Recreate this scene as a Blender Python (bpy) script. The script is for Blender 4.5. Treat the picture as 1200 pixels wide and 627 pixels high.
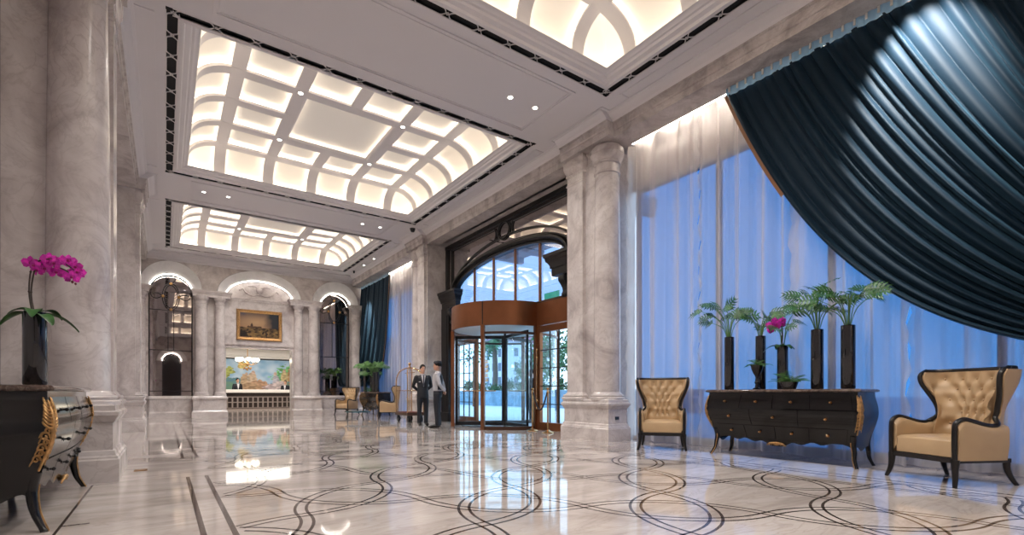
import bpy, bmesh, math, random
from mathutils import Vector, Matrix, noise as mnoise
PI = math.pi
random.seed(7)
SC = bpy.context.scene
COL = SC.collection
for o in list(bpy.data.objects):
    bpy.data.objects.remove(o)

# ------------------------------------------------------------------ camera, sky, exposure
CAM_H = 0.93
cd = bpy.data.cameras.new('camera'); cam = bpy.data.objects.new('camera', cd); COL.objects.link(cam)
cam.location = (0, 0, CAM_H)
cam.rotation_euler = (PI / 2, 0, -math.radians(35.25))
cd.sensor_width = 36; cd.lens = 576 / 1200 * 36
cd.shift_y = (461 - 313.5) / 1200
cd.clip_start = 0.05; cd.clip_end = 400
SC.camera = cam

W = bpy.data.worlds.new('sky'); SC.world = W; W.use_nodes = True
wn = W.node_tree; wn.nodes.clear()
wo = wn.nodes.new('ShaderNodeOutputWorld'); wb = wn.nodes.new('ShaderNodeBackground')
wr = wn.nodes.new('ShaderNodeValToRGB'); wt = wn.nodes.new('ShaderNodeTexCoord'); ws = wn.nodes.new('ShaderNodeSeparateXYZ')
wr.color_ramp.elements[0].position = 0.0; wr.color_ramp.elements[0].color = (0.70, 0.84, 1.0, 1)
wr.color_ramp.elements[1].position = 0.6; wr.color_ramp.elements[1].color = (0.43, 0.66, 0.94, 1)
wn.links.new(wt.outputs['Generated'], ws.inputs[0]); wn.links.new(ws.outputs['Z'], wr.inputs[0])
wn.links.new(wr.outputs[0], wb.inputs[0]); wn.links.new(wb.outputs[0], wo.inputs[0])
wb.inputs[1].default_value = 3.3

SC.view_settings.view_transform = 'Standard'
SC.view_settings.look = 'None'
SC.view_settings.gamma = 1.0
SC.view_settings.use_curve_mapping = False
SC.view_settings.exposure = -0.25
try:
    SC.cycles.use_denoising = True
    SC.cycles.max_bounces = 10; SC.cycles.transparent_max_bounces = 16
    SC.cycles.diffuse_bounces = 5; SC.cycles.sample_clamp_indirect = 6.0
    SC.cycles.caustics_reflective = False; SC.cycles.caustics_refractive = False
except Exception:
    pass

LED_POWER = 9.5       # hidden cove strips of the coffers
PANEL_GLOW = 0.16       # even emission added to the coffer panels as fill; the strips light them
SPOT_POWER = 520.0

# ------------------------------------------------------------------ materials
def newmat(name):
    m = bpy.data.materials.new(name); m.use_nodes = True
    return m, m.node_tree, m.node_tree.nodes['Principled BSDF']

def pm(name, col, rough=0.5, metal=0.0, spec=0.5, coat=0.0, vary=0.0, scale=8.0, bump=0.0, bscale=60.0):
    m, t, b = newmat(name)
    b.inputs['Roughness'].default_value = rough; b.inputs['Metallic'].default_value = metal
    b.inputs['Specular IOR Level'].default_value = spec; b.inputs['Coat Weight'].default_value = coat
    b.inputs['Base Color'].default_value = (*col, 1)
    if vary > 0:
        tc = t.nodes.new('ShaderNodeTexCoord'); n = t.nodes.new('ShaderNodeTexNoise')
        n.inputs['Scale'].default_value = scale; n.inputs['Detail'].default_value = 6
        r = t.nodes.new('ShaderNodeValToRGB')
        r.color_ramp.elements[0].position = .3; r.color_ramp.elements[1].position = .7
        r.color_ramp.elements[0].color = tuple(max(0, c * (1 - vary)) for c in col) + (1,)
        r.color_ramp.elements[1].color = tuple(min(1, c * (1 + vary)) for c in col) + (1,)
        t.links.new(tc.outputs['Object'], n.inputs['Vector']); t.links.new(n.outputs['Fac'], r.inputs[0])
        t.links.new(r.outputs[0], b.inputs['Base Color'])
    if bump > 0:
        tc = t.nodes.new('ShaderNodeTexCoord'); n = t.nodes.new('ShaderNodeTexNoise')
        n.inputs['Scale'].default_value = bscale; n.inputs['Detail'].default_value = 4
        bp = t.nodes.new('ShaderNodeBump'); bp.inputs['Strength'].default_value = bump
        t.links.new(tc.outputs['Object'], n.inputs['Vector']); t.links.new(n.outputs['Fac'], bp.inputs['Height'])
        t.links.new(bp.outputs[0], b.inputs['Normal'])
    return m

def marble(name, dark, mid, light, scale=1.3, stretch=(1, 1, 1), rough=0.25, vein=(0.32, 0.27, 0.26), vein_amt=0.4, spec=0.5):
    m, t, b = newmat(name)
    N, L = t.nodes, t.links
    tc = N.new('ShaderNodeTexCoord'); mp = N.new('ShaderNodeMapping'); mp.inputs['Scale'].default_value = stretch
    L.new(tc.outputs['Object'], mp.inputs[0])
    n1 = N.new('ShaderNodeTexNoise'); n1.inputs['Scale'].default_value = scale; n1.inputs['Detail'].default_value = 9
    n1.inputs['Roughness'].default_value = .62; n1.inputs['Distortion'].default_value = 1.3
    L.new(mp.outputs[0], n1.inputs['Vector'])
    r = N.new('ShaderNodeValToRGB'); cr = r.color_ramp
    cr.elements[0].position = .30; cr.elements[0].color = (*dark, 1)
    cr.elements[1].position = .68; cr.elements[1].color = (*light, 1)
    e = cr.elements.new(.48); e.color = (*mid, 1)
    L.new(n1.outputs['Fac'], r.inputs[0])
    n2 = N.new('ShaderNodeTexNoise'); n2.inputs['Scale'].default_value = scale * 1.7; n2.inputs['Detail'].default_value = 7
    n2.inputs['Distortion'].default_value = 2.2; n2.inputs['Roughness'].default_value = .55
    L.new(mp.outputs[0], n2.inputs['Vector'])
    sb = N.new('ShaderNodeMath'); sb.operation = 'SUBTRACT'; sb.inputs[1].default_value = .5; L.new(n2.outputs['Fac'], sb.inputs[0])
    ab = N.new('ShaderNodeMath'); ab.operation = 'ABSOLUTE'; L.new(sb.outputs[0], ab.inputs[0])
    mr = N.new('ShaderNodeMapRange'); mr.inputs['From Min'].default_value = 0; mr.inputs['From Max'].default_value = .035
    mr.inputs['To Min'].default_value = vein_amt; mr.inputs['To Max'].default_value = 0
    L.new(ab.outputs[0], mr.inputs['Value'])
    n3 = N.new('ShaderNodeTexNoise'); n3.inputs['Scale'].default_value = scale * .8; L.new(mp.outputs[0], n3.inputs['Vector'])
    ml = N.new('ShaderNodeMath'); ml.operation = 'MULTIPLY'; L.new(mr.outputs[0], ml.inputs[0]); L.new(n3.outputs['Fac'], ml.inputs[1])
    mx = N.new('ShaderNodeMix'); mx.data_type = 'RGBA'
    L.new(ml.outputs[0], mx.inputs['Factor']); L.new(r.outputs[0], mx.inputs['A']); mx.inputs['B'].default_value = (*vein, 1)
    L.new(mx.outputs['Result'], b.inputs['Base Color'])
    b.inputs['Roughness'].default_value = rough; b.inputs['Specular IOR Level'].default_value = spec
    return m

def glow(name, col, strength):
    m = bpy.data.materials.new(name); m.use_nodes = True; t = m.node_tree; t.nodes.clear()
    o = t.nodes.new('ShaderNodeOutputMaterial'); e = t.nodes.new('ShaderNodeEmission')
    e.inputs[0].default_value = (*col, 1); e.inputs[1].default_value = strength
    t.links.new(e.outputs[0], o.inputs[0]); return m

def glass(name, tint, gloss=0.08, rough=0.0, gcol=(1, 1, 1)):
    m = bpy.data.materials.new(name); m.use_nodes = True; t = m.node_tree; t.nodes.clear()
    o = t.nodes.new('ShaderNodeOutputMaterial'); tr = t.nodes.new('ShaderNodeBsdfTransparent')
    g = t.nodes.new('ShaderNodeBsdfGlossy'); mx = t.nodes.new('ShaderNodeMixShader'); fr = t.nodes.new('ShaderNodeMath'); lw = t.nodes.new('ShaderNodeLayerWeight')
    ad = t.nodes.new('ShaderNodeMath'); ad.operation = 'ADD'; ad.use_clamp = True; ad.inputs[1].default_value = gloss
    lw.inputs[0].default_value = .5; fr.operation = 'POWER'; fr.inputs[1].default_value = 5.0; t.links.new(lw.outputs['Facing'], fr.inputs[0])
    tr.inputs[0].default_value = (*tint, 1); g.inputs[0].default_value = (*gcol, 1); g.inputs['Roughness'].default_value = rough
    t.links.new(fr.outputs[0], ad.inputs[0]); t.links.new(ad.outputs[0], mx.inputs[0])
    t.links.new(tr.outputs[0], mx.inputs[1]); t.links.new(g.outputs[0], mx.inputs[2]); t.links.new(mx.outputs[0], o.inputs[0])
    return m

def cloth_sheer(name, col, see=0.35, trans=0.4):
    m = bpy.data.materials.new(name); m.use_nodes = True; t = m.node_tree; t.nodes.clear()
    N, L = t.nodes, t.links
    o = N.new('ShaderNodeOutputMaterial'); tp = N.new('ShaderNodeBsdfTransparent'); tl = N.new('ShaderNodeBsdfTranslucent')
    df = N.new('ShaderNodeBsdfDiffuse'); m1 = N.new('ShaderNodeMixShader'); m2 = N.new('ShaderNodeMixShader')
    tl.inputs[0].default_value = (*col, 1); df.inputs[0].default_value = (*col, 1)
    m1.inputs[0].default_value = trans; L.new(df.outputs[0], m1.inputs[1]); L.new(tl.outputs[0], m1.inputs[2])
    lw = N.new('ShaderNodeLayerWeight'); lw.inputs[0].default_value = .35
    mr = N.new('ShaderNodeMapRange'); mr.inputs['To Min'].default_value = see; mr.inputs['To Max'].default_value = 0.0
    L.new(lw.outputs['Facing'], mr.inputs['Value'])
    L.new(mr.outputs[0], m2.inputs[0]); L.new(m1.outputs[0], m2.inputs[1]); L.new(tp.outputs[0], m2.inputs[2])
    L.new(m2.outputs[0], o.inputs[0]); return m

def vcol(name, rough=0.6, spec=0.3):
    m, t, b = newmat(name)
    a = t.nodes.new('ShaderNodeVertexColor'); a.layer_name = 'paint'
    t.links.new(a.outputs[0], b.inputs['Base Color']); b.inputs['Roughness'].default_value = rough
    b.inputs['Specular IOR Level'].default_value = spec
    return m

M = {}
M['marble'] = marble('marble_wall', (.37, .325, .325), (.565, .52, .512), (.70, .66, .65), 1.25, rough=.22, vein_amt=.5)
M['marble_frieze'] = marble('marble_frieze', (.29, .25, .25), (.49, .445, .435), (.63, .585, .575), 1.8, rough=.3, vein_amt=.6)
M['floor'] = marble('marble_floor', (.34, .293, .268), (.485, .432, .405), (.62, .565, .535), .9, stretch=(.55, 1.9, 1), rough=.045,
                    vein=(.27, .22, .2), vein_amt=.55, spec=.55)
M['inlay'] = pm('dark_marble_inlay', (.075, .055, .048), .05, spec=.5, vary=.4, scale=3)
M['plaster'] = pm('white_plaster', (.74, .715, .735), .55)
M['lattice'] = pm('white_lattice', (.72, .69, .69), .5)
M['slot'] = pm('black_slot', (.006, .006, .008), .8)
M['hood'] = marble('white_stone', (.74, .74, .74), (.83, .83, .83), (.88, .88, .88), 1.5, rough=.25, vein_amt=.15)
M['panel'] = pm('glowing_panel', (.82, .79, .74), .7)
_b = M['panel'].node_tree.nodes['Principled BSDF']
_b.inputs['Emission Color'].default_value = (1.0, .90, .78, 1); _b.inputs['Emission Strength'].default_value = PANEL_GLOW
M['led'] = glow('warm_led', (1.0, .85, .66), LED_POWER)
M['led_curtain'] = glow('cool_led', (1.0, .88, .74), 55)
M['led_arch'] = glow('arch_led', (1.0, .92, .83), 48)
M['bulb'] = glow('lamp_face', (1.0, .95, .88), 12)
M['black_lacquer'] = pm('black_lacquer', (.005, .0045, .005), .13, spec=.45, coat=.0, vary=.3, scale=5)
M['black_wood'] = pm('black_wood', (.010, .008, .008), .28, spec=.45)
M['black_vase'] = pm('black_ceramic', (.006, .006, .008), .06, spec=.55, coat=.5)
M['brown_marble'] = marble('brown_marble_top', (.03, .018, .014), (.07, .045, .036), (.16, .115, .095), 7, rough=.08, vein=(.4, .33, .28), vein_amt=.5)
M['gold'] = pm('gilt', (.50, .29, .12), .36, .8, vary=.35, scale=25)
M['brass'] = pm('brass', (.62, .37, .17), .22, 1.0)
M['copper'] = pm('copper_bronze', (.24, .092, .040), .33, .75, vary=.12, scale=2)
M['copper_dark'] = pm('dark_bronze', (.085, .040, .024), .3, .6)
M['black_metal'] = pm('black_metal', (.012, .011, .012), .3, .3)
M['leather'] = pm('tan_leather', (.47, .325, .185), .42, spec=.45, vary=.06, scale=4, bump=.05, bscale=90)
M['drape'] = pm('teal_velvet', (.0038, .0155, .030), .65, spec=.18)
_b = M['drape'].node_tree.nodes['Principled BSDF']
_b.inputs['Sheen Weight'].default_value = .22; _b.inputs['Sheen Roughness'].default_value = .35
_b.inputs['Sheen Tint'].default_value = (.25, .58, .85, 1)
M['drape_trim'] = pm('bronze_trim', (.22, .105, .045), .5)
M['drape_head'] = pm('header_tape', (.34, .58, .80), .7)
M['sheer'] = cloth_sheer('sheer_voile', (.82, .77, .75), .64, .20)
M['win_glass'] = glass('blue_window_glass', (.205, .385, .575), .04)
M['door_glass'] = glass('door_glass', (.93, .98, 1.0), .015)
M['transom_glass'] = glass('transom_glass', (.58, .70, .86), .26, 0.01, (.85, .85, .9))
M['smoke_glass'] = glass('smoked_mirror_glass', (.02, .02, .02), .62, 0.01, (.66, .60, .58))
M['mirror'] = pm('smoked_mirror', (.36, .32, .31), .02, 1.0)
M['leaf'] = pm('leaf_green', (.028, .105, .020), .4, vary=.6, scale=6)
M['leaf_light'] = pm('leaf_bright', (.05, .145, .025), .45, vary=.4, scale=9)
M['stem'] = pm('stem_green', (.10, .20, .05), .5)
M['stem_dark'] = pm('orchid_stem', (.05, .035, .025), .5)
M['petal'] = pm('magenta_petal', (.62, .016, .42), .5, vary=.45, scale=30)
M['petal_core'] = pm('petal_core', (.30, .0, .12), .5)
M['bud'] = pm('dark_bud', (.12, .01, .03), .5)
M['soil'] = pm('moss', (.03, .035, .015), .9)
M['white_wall'] = pm('white_paint', (.78, .76, .73), .6)
M['counter'] = pm('white_stone_counter', (.80, .78, .74), .25)
M['bar_dark'] = pm('dark_bar', (.02, .012, .010), .25)
M['bar_grid'] = pm('bar_lattice', (.27, .22, .20), .35)
M['paint'] = vcol('picture_paint')
M['skin'] = pm('skin', (.52, .29, .20), .5)
M['hair'] = pm('black_hair', (.008, .007, .007), .75, spec=.15)
M['suit'] = pm('navy_suit', (.008, .009, .015), .7)
M['shirt'] = pm('white_shirt', (.62, .60, .62), .7)
M['shirt_grey'] = pm('grey_shirt', (.42, .41, .44), .7)
M['tie'] = pm('dark_tie', (.05, .05, .07), .6)
M['shoe'] = pm('black_shoe', (.008, .008, .008), .25)
M['eye'] = pm('eye_dark', (.015, .01, .01), .3)
M['lip'] = pm('lip', (.36, .13, .10), .5)
M['paving'] = pm('pale_paving', (.62, .64, .66), .6, vary=.08, scale=2)
M['asphalt'] = pm('grey_paving', (.40, .43, .46), .7)
M['fountain'] = pm('blue_tile', (.14, .28, .40), .3, vary=.3, scale=3)
M['hedge'] = pm('hedge', (.05, .14, .055), .7, vary=.6, scale=1.5)
M['tree_leaf'] = pm('tree_leaf', (.06, .17, .07), .6, vary=.5, scale=.7)
M['bark'] = pm('bark', (.14, .10, .08), .8)
M['house_wall'] = pm('pale_facade', (.62, .62, .70), .7)
M['house_roof'] = pm('mauve_roof', (.25, .15, .22), .7)
M['house_win'] = pm('facade_window', (.10, .14, .2), .2)
M['canopy'] = pm('canopy_soffit', (.60, .60, .60), .5)
M['exit_green'] = glow('green_sign', (.05, .85, .45), 1.4)
M['sticker'] = pm('yellow_film', (.75, .50, .05), .5)
M['win_bar'] = pm('window_bar', (.30, .34, .40), .5)
M['rope'] = pm('dark_rope', (.03, .02, .02), .8)
M['carpet'] = pm('cart_carpet', (.10, .02, .015), .9)
M['teal_glass'] = pm('teal_table_top', (.01, .09, .13), .05, spec=.6)
M['chand'] = glow('chandelier_shade', (1.0, .90, .70), 9)
M['dome'] = pm('black_dome', (.01, .01, .01), .1)
M['plate'] = pm('dark_plate', (.03, .04, .05), .3)

# ------------------------------------------------------------------ mesh helpers
class MB:
    def __init__(s): s.v = []; s.f = []; s.fm = []
    def add(s, vs, fs, mi=0):
        k = len(s.v); s.v += [tuple(p) for p in vs]
        for f in fs: s.f.append(tuple(i + k for i in f)); s.fm.append(mi)
        return s
    def box(s, x0, x1, y0, y1, z0, z1, mi=0):
        vs = [(x, y, z) for z in (z0, z1) for y in (y0, y1) for x in (x0, x1)]
        return s.add(vs, [(0, 2, 3, 1), (4, 5, 7, 6), (0, 1, 5, 4), (2, 6, 7, 3), (0, 4, 6, 2), (1, 3, 7, 5)], mi)
    def beam(s, a, b, w, d, up=(0, 0, 1), mi=0):       # rectangular bar from a to b
        a = Vector(a); b = Vector(b); t = (b - a).normalized(); u = Vector(up)
        if abs(t.dot(u)) > .98: u = Vector((1, 0, 0))
        sx = t.cross(u).normalized() * w / 2; sy = sx.cross(t).normalized() * d / 2
        vs = [p + i * sx + j * sy for p in (a, b) for i, j in ((-1, -1), (1, -1), (1, 1), (-1, 1))]
        return s.add(vs, [(0, 1, 2, 3), (7, 6, 5, 4), (0, 4, 5, 1), (1, 5, 6, 2), (2, 6, 7, 3), (3, 7, 4, 0)], mi)
    def tube(s, pts, r, n=8, closed=False, mi=0, flat=1.0, up=None):
        P = [Vector(p) for p in pts]; m = len(P)
        R = r if isinstance(r, (list, tuple)) else [r] * m
        k = len(s.v); prev = None
        for i, p in enumerate(P):
            if closed: t = P[(i + 1) % m] - P[i - 1]
            else: t = P[min(i + 1, m - 1)] - P[max(i - 1, 0)]
            t.normalize()
            if prev is None:
                u = Vector(up) if up else (Vector((0, 0, 1)) if abs(t.z) < .9 else Vector((1, 0, 0)))
                nrm = (u - t * u.dot(t)).normalized()
            else:
                nrm = prev - t * prev.dot(t)
                nrm = nrm.normalized() if nrm.length > 1e-6 else t.orthogonal().normalized()
            prev = nrm; bn = t.cross(nrm)
            for j in range(n):
                a = 2 * PI * j / n
                s.v.append(tuple(p + R[i] * (math.cos(a) * nrm + flat * math.sin(a) * bn)))
        for i in range(m if closed else m - 1):
            i2 = (i + 1) % m
            for j in range(n):
                j2 = (j + 1) % n
                s.f.append((k + i * n + j, k + i * n + j2, k + i2 * n + j2, k + i2 * n + j)); s.fm.append(mi)
        if not closed:
            s.f.append(tuple(k + j for j in reversed(range(n)))); s.fm.append(mi)
            s.f.append(tuple(k + (m - 1) * n + j for j in range(n))); s.fm.append(mi)
        return s
    def lathe(s, prof, n=24, c=(0, 0, 0), mi=0, a0=0.0, a1=2 * PI, sx=1, sy=1):
        full = abs(a1 - a0 - 2 * PI) < 1e-6; k = len(s.v); nn = n if full else n + 1
        for r, z in prof:
            for j in range(nn):
                a = a0 + (a1 - a0) * j / n
                s.v.append((c[0] + sx * r * math.cos(a), c[1] + sy * r * math.sin(a), c[2] + z))
        for i in range(len(prof) - 1):
            for j in range(n):
                j2 = (j + 1) % nn
                s.f.append((k + i * nn + j, k + i * nn + j2, k + (i + 1) * nn + j2, k + (i + 1) * nn + j)); s.fm.append(mi)
        if full:
            if prof[0][0] > 1e-4: s.f.append(tuple(k + j for j in reversed(range(n)))); s.fm.append(mi)
            if prof[-1][0] > 1e-4: s.f.append(tuple(k + (len(prof) - 1) * nn + j for j in range(n))); s.fm.append(mi)
        return s
    def ball(s, c, r, n=10, sc=(1, 1, 1), mi=0):
        k = len(s.v); m = max(4, n // 2 + 1)
        for i in range(m + 1):
            th = PI * i / m
            for j in range(n):
                a = 2 * PI * j / n
                s.v.append((c[0] + r * sc[0] * math.sin(th) * math.cos(a), c[1] + r * sc[1] * math.sin(th) * math.sin(a), c[2] + r * sc[2] * math.cos(th)))
        for i in range(m):
            for j in range(n):
                j2 = (j + 1) % n
                s.f.append((k + i * n + j, k + (i + 1) * n + j, k + (i + 1) * n + j2, k + i * n + j2)); s.fm.append(mi)
        return s
    def grid(s, fn, nu, nv, mi=0, wrap=False):
        k = len(s.v)
        for i in range(nu + 1):
            for j in range(nv + 1): s.v.append(tuple(fn(i / nu, j / nv)))
        for i in range(nu):
            for j in range(nv):
                a = k + i * (nv + 1) + j
                s.f.append((a, a + nv + 1, a + nv + 2, a + 1)); s.fm.append(mi)
        return s
    def prism(s, poly, axis, a0, a1, mi=0):           # poly of 2-D points extruded along axis
        n = len(poly)
        def P(p, a): return {'x': (a, p[0], p[1]), 'y': (p[0], a, p[1]), 'z': (p[0], p[1], a)}[axis]
        vs = [P(p, a0) for p in poly] + [P(p, a1) for p in poly]
        fs = [tuple(reversed(range(n))), tuple(range(n, 2 * n))] + [(i, (i + 1) % n, n + (i + 1) % n, n + i) for i in range(n)]
        return s.add(vs, fs, mi)
    def rings(s, x0, x1, y0, y1, prof, cap0=True, cap1=True, mi=0):   # rectangle lofted: (outset, z)
        k = len(s.v)
        for o, z in prof: s.v += [(x0 - o, y0 - o, z), (x1 + o, y0 - o, z), (x1 + o, y1 + o, z), (x0 - o, y1 + o, z)]
        for i in range(len(prof) - 1):
            for j in range(4):
                j2 = (j + 1) % 4
                s.f.append((k + 4 * i + j, k + 4 * i + j2, k + 4 * i + 4 + j2, k + 4 * i + 4 + j)); s.fm.append(mi)
        if cap0: s.f.append((k + 3, k + 2, k + 1, k)); s.fm.append(mi)
        e = k + 4 * (len(prof) - 1)
        if cap1: s.f.append((e, e + 1, e + 2, e + 3)); s.fm.append(mi)
        return s
    def strip(s, pts, prof, closed=False, mi=0):        # sweep; pts are (origin, xdir, ydir)
        k = len(s.v); n = len(prof)
        for o, xd, yd in pts:
            for a, b in prof: s.v.append(tuple(Vector(o) + Vector(xd) * a + Vector(yd) * b))
        m = len(pts)
        for i in range(m if closed else m - 1):
            i2 = (i + 1) % m
            for j in range(n):
                j2 = (j + 1) % n
                s.f.append((k + i * n + j, k + i * n + j2, k + i2 * n + j2, k + i2 * n + j)); s.fm.append(mi)
        if not closed:
            s.f.append(tuple(k + j for j in reversed(range(n)))); s.fm.append(mi)
            s.f.append(tuple(k + (m - 1) * n + j for j in range(n))); s.fm.append(mi)
        return s
    def xf(s, mat, start=0):
        for i in range(start, len(s.v)): s.v[i] = tuple(mat @ Vector(s.v[i]))
        return s
    def build(s, name, mats, parent=None, smooth=40, bevel=0, loc=None, rot=None, fixn=True):
        me = bpy.data.meshes.new(name); me.from_pydata(s.v, [], s.f)
        ml = mats if isinstance(mats, (list, tuple)) else [mats]
        for m in ml: me.materials.append(M[m] if isinstance(m, str) else m)
        if len(ml) > 1: me.polygons.foreach_set('material_index', s.fm)
        if fixn:
            bm = bmesh.new(); bm.from_mesh(me); bmesh.ops.recalc_face_normals(bm, faces=bm.faces); bm.to_mesh(me); bm.free()
        if smooth:
            me.shade_smooth()
            if smooth < 180: me.set_sharp_from_angle(angle=math.radians(smooth))
        o = bpy.data.objects.new(name, me); COL.objects.link(o)
        if parent: o.parent = parent
        if loc: o.location = loc
        if rot: o.rotation_euler = rot
        if bevel:
            b = o.modifiers.new('bevel', 'BEVEL'); b.width = bevel; b.segments = 2; b.limit_method = 'ANGLE'; b.angle_limit = math.radians(50)
        return o

def tag(o, label, cat, group=None, kind=None):
    o['label'] = label; o['category'] = cat
    if group: o['group'] = group
    if kind: o['kind'] = kind
    return o
def thing(name, label, cat, loc=(0, 0, 0), rz=0, group=None, kind=None):
    o = bpy.data.objects.new(name, None); COL.objects.link(o)
    o.location = loc; o.rotation_euler = (0, 0, rz); o.empty_display_size = .1
    return tag(o, label, cat, group, kind)
def copy_tree(o, parent=None):
    c = o.copy(); COL.objects.link(c)
    if parent: c.parent = parent
    for ch in list(o.children): copy_tree(ch, c)
    return c
def dup(root, loc, rz, label, group=None):
    r = copy_tree(root); r.location = loc; r.rotation_euler = (0, 0, rz); r['label'] = label
    if group: r['group'] = group
    return r
def V(*a): return Vector(a)
def lerp(a, b, t): return a + (b - a) * t
def interp(tab, x):
    if x <= tab[0][0]: return tab[0][1]
    for (a, fa), (b, fb) in zip(tab, tab[1:]):
        if x <= b: return lerp(fa, fb, (x - a) / (b - a))
    return tab[-1][1]
def smooth_tab(tab, x):
    if x <= tab[0][0]: return tab[0][1]
    for i, ((a, fa), (b, fb)) in enumerate(zip(tab, tab[1:])):
        if x <= b:
            t = (x - a) / (b - a)
            p0 = tab[i - 1][1] if i else fa; p3 = tab[i + 2][1] if i + 2 < len(tab) else fb
            return 0.5 * ((2 * fa) + (-p0 + fb) * t + (2 * p0 - 5 * fa + 4 * fb - p3) * t * t + (-p0 + 3 * fa - 3 * fb + p3) * t ** 3)
    return tab[-1][1]
def curve(pts, n):                                     # Catmull-Rom through points
    P = [Vector(p) for p in pts]; out = []
    for i in range(len(P) - 1):
        p0 = P[max(i - 1, 0)]; p1 = P[i]; p2 = P[i + 1]; p3 = P[min(i + 2, len(P) - 1)]
        for k in range(n):
            t = k / n
            out.append(0.5 * ((2 * p1) + (p2 - p0) * t + (2 * p0 - 5 * p1 + 4 * p2 - p3) * t * t + (3 * p1 - p0 - 3 * p2 + p3) * t ** 3))
    out.append(P[-1]); return out

# ------------------------------------------------------------------ room constants
XC = 3.27                        # axis of the lobby
XB, XP = 7.10, 6.93              # beam face in the bays, beam/plinth face at the piers
CEIL, SOFF = 6.30, 5.88
YB = 22.9                        # back wall
YN = -10.5                       # near wall, behind the camera
def mx(x): return 2 * XC - x     # mirror across the axis
TRAYS = [(11.46, 3.13), (19.30, 2.75), (3.16, 3.13), (-5.2, 3.13)]
SX = 3.26

# ------------------------------------------------------------------ floor
fl = MB()
fl.add([(-1.4, YN, 0), (8.3, YN, 0), (8.3, YB + .6, 0), (-1.4, YB + .6, 0)], [(0, 1, 2, 3)])
fl.add([(-1.4, YB + .6, 0), (9.5, YB + .6, 0), (9.5, 35, 0), (-1.4, 35, 0)], [(0, 1, 2, 3)])
IX0, IXP, IY0, IYP = .87, .98, .93, 1.02
def inlay_poly(pts, w):
    L = []; n = len(pts)
    for i in range(n):
        a = pts[max(i - 1, 0)]; b = pts[min(i + 1, n - 1)]
        dx, dy = b[0] - a[0], b[1] - a[1]; l = math.hypot(dx, dy) or 1
        L.append((-dy / l * w / 2, dx / l * w / 2))
    vs = [(p[0] + d[0], p[1] + d[1], .0008) for p, d in zip(pts, L)] + [(p[0] - d[0], p[1] - d[1], .0008) for p, d in zip(pts, L)]
    fl.add(vs, [(i, i + 1, n + i + 1, n + i) for i in range(n - 1)], 1)
def inlay_arc(cx, cy, a0, a1):
    for rr in (.957, 1.043):
        run = []
        for k in range(21):
            a = lerp(a0, a1, k / 20)
            x = IX0 + IXP * (cx + rr * math.cos(a)); y = IY0 + IYP * (cy + rr * math.sin(a))
            if .40 < x < 6.14: run.append((x, y))
            else:
                if len(run) > 2: inlay_poly(run, .023)
                run = []
        if len(run) > 2: inlay_poly(run, .023)
for i in range(-1, 6):
    for j in range(-7, 21):
        if (i + j) % 2:
            inlay_arc(i, j, 0, PI / 2); inlay_arc(i + 1, j, PI / 2, PI)
            inlay_arc(i + 1, j + 1, PI, 1.5 * PI); inlay_arc(i, j + 1, 1.5 * PI, 2 * PI)
for x in (.21, .385):
    for xx in (x, mx(x)):
        for y0, y1 in ((-8, -1.8), (.2, 6.55), (8.45, 14.9), (16.7, 22.2)): inlay_poly([(xx, y0), (xx, y1)], .036)
for xx in (-.595, mx(-.595)):
    for y0, y1 in ((-.5, 6.5), (8.1, 14.9)): inlay_poly([(xx, y0), (xx, y1)], .018)
inlay_poly([(-.595, 6.5), (-.40, 6.5)], .016); inlay_poly([(-.60, 4.62), (-.44, 4.62)], .03)
tag(fl.build('floor', ['floor', 'inlay'], smooth=0, fixn=False), 'polished beige marble floor with dark interlaced double-line inlay', 'floor', kind='structure')

# ------------------------------------------------------------------ ceiling with luminous coffered trays
ceil = thing('ceiling', 'white plaster ceiling with backlit coffered trays and lattice slots', 'ceiling', kind='structure')
cm = MB()
SW = .165                        # slot width
def ceil_rect(x0, x1, y0, y1):
    if x1 > x0 and y1 > y0: cm.add([(x0, y0, CEIL), (x1, y0, CEIL), (x1, y1, CEIL), (x0, y1, CEIL)], [(3, 2, 1, 0)])
ys = sorted([(c - h, c + h) for c, h in TRAYS])
yprev = YN
for y0, y1 in ys:
    ceil_rect(mx(XB), XB, yprev, y0); yprev = y1
    ceil_rect(mx(XB), XC - SX, y0, y1); ceil_rect(XC + SX, XB, y0, y1)
ceil_rect(mx(XB), XB, yprev, YB)
def rframe(mb, x0, x1, y0, y1, w, z0, z1):           # raised rectangular bead frame
    mb.rings(x0, x1, y0, y1, [(0, z1), (0, z0), (-w, z0), (-w, z1)], False, False)
for (a0, a1), (b0, b1) in zip(ys, ys[1:]):
    rframe(cm, .55, 5.99, a1 + .22, b0 - .22, .05, CEIL - .018, CEIL)
    rframe(cm, .62, 5.92, a1 + .29, b0 - .29, .02, CEIL - .012, CEIL)
    for xa in (-.42, 6.68):
        rframe(cm, xa, xa + .28, a1 + .25, b0 - .25, .03, CEIL - .015, CEIL)
for c, h in TRAYS:
    for xa in (-.45, 6.66): rframe(cm, xa, xa + .33, c - h + .2, c + h - .2, .03, CEIL - .015, CEIL)
ZL, ZF = 6.42, 6.88
pan = MB(); rib = MB(); led = MB(); lat = MB(); slot = MB(); lampf = []
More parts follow.
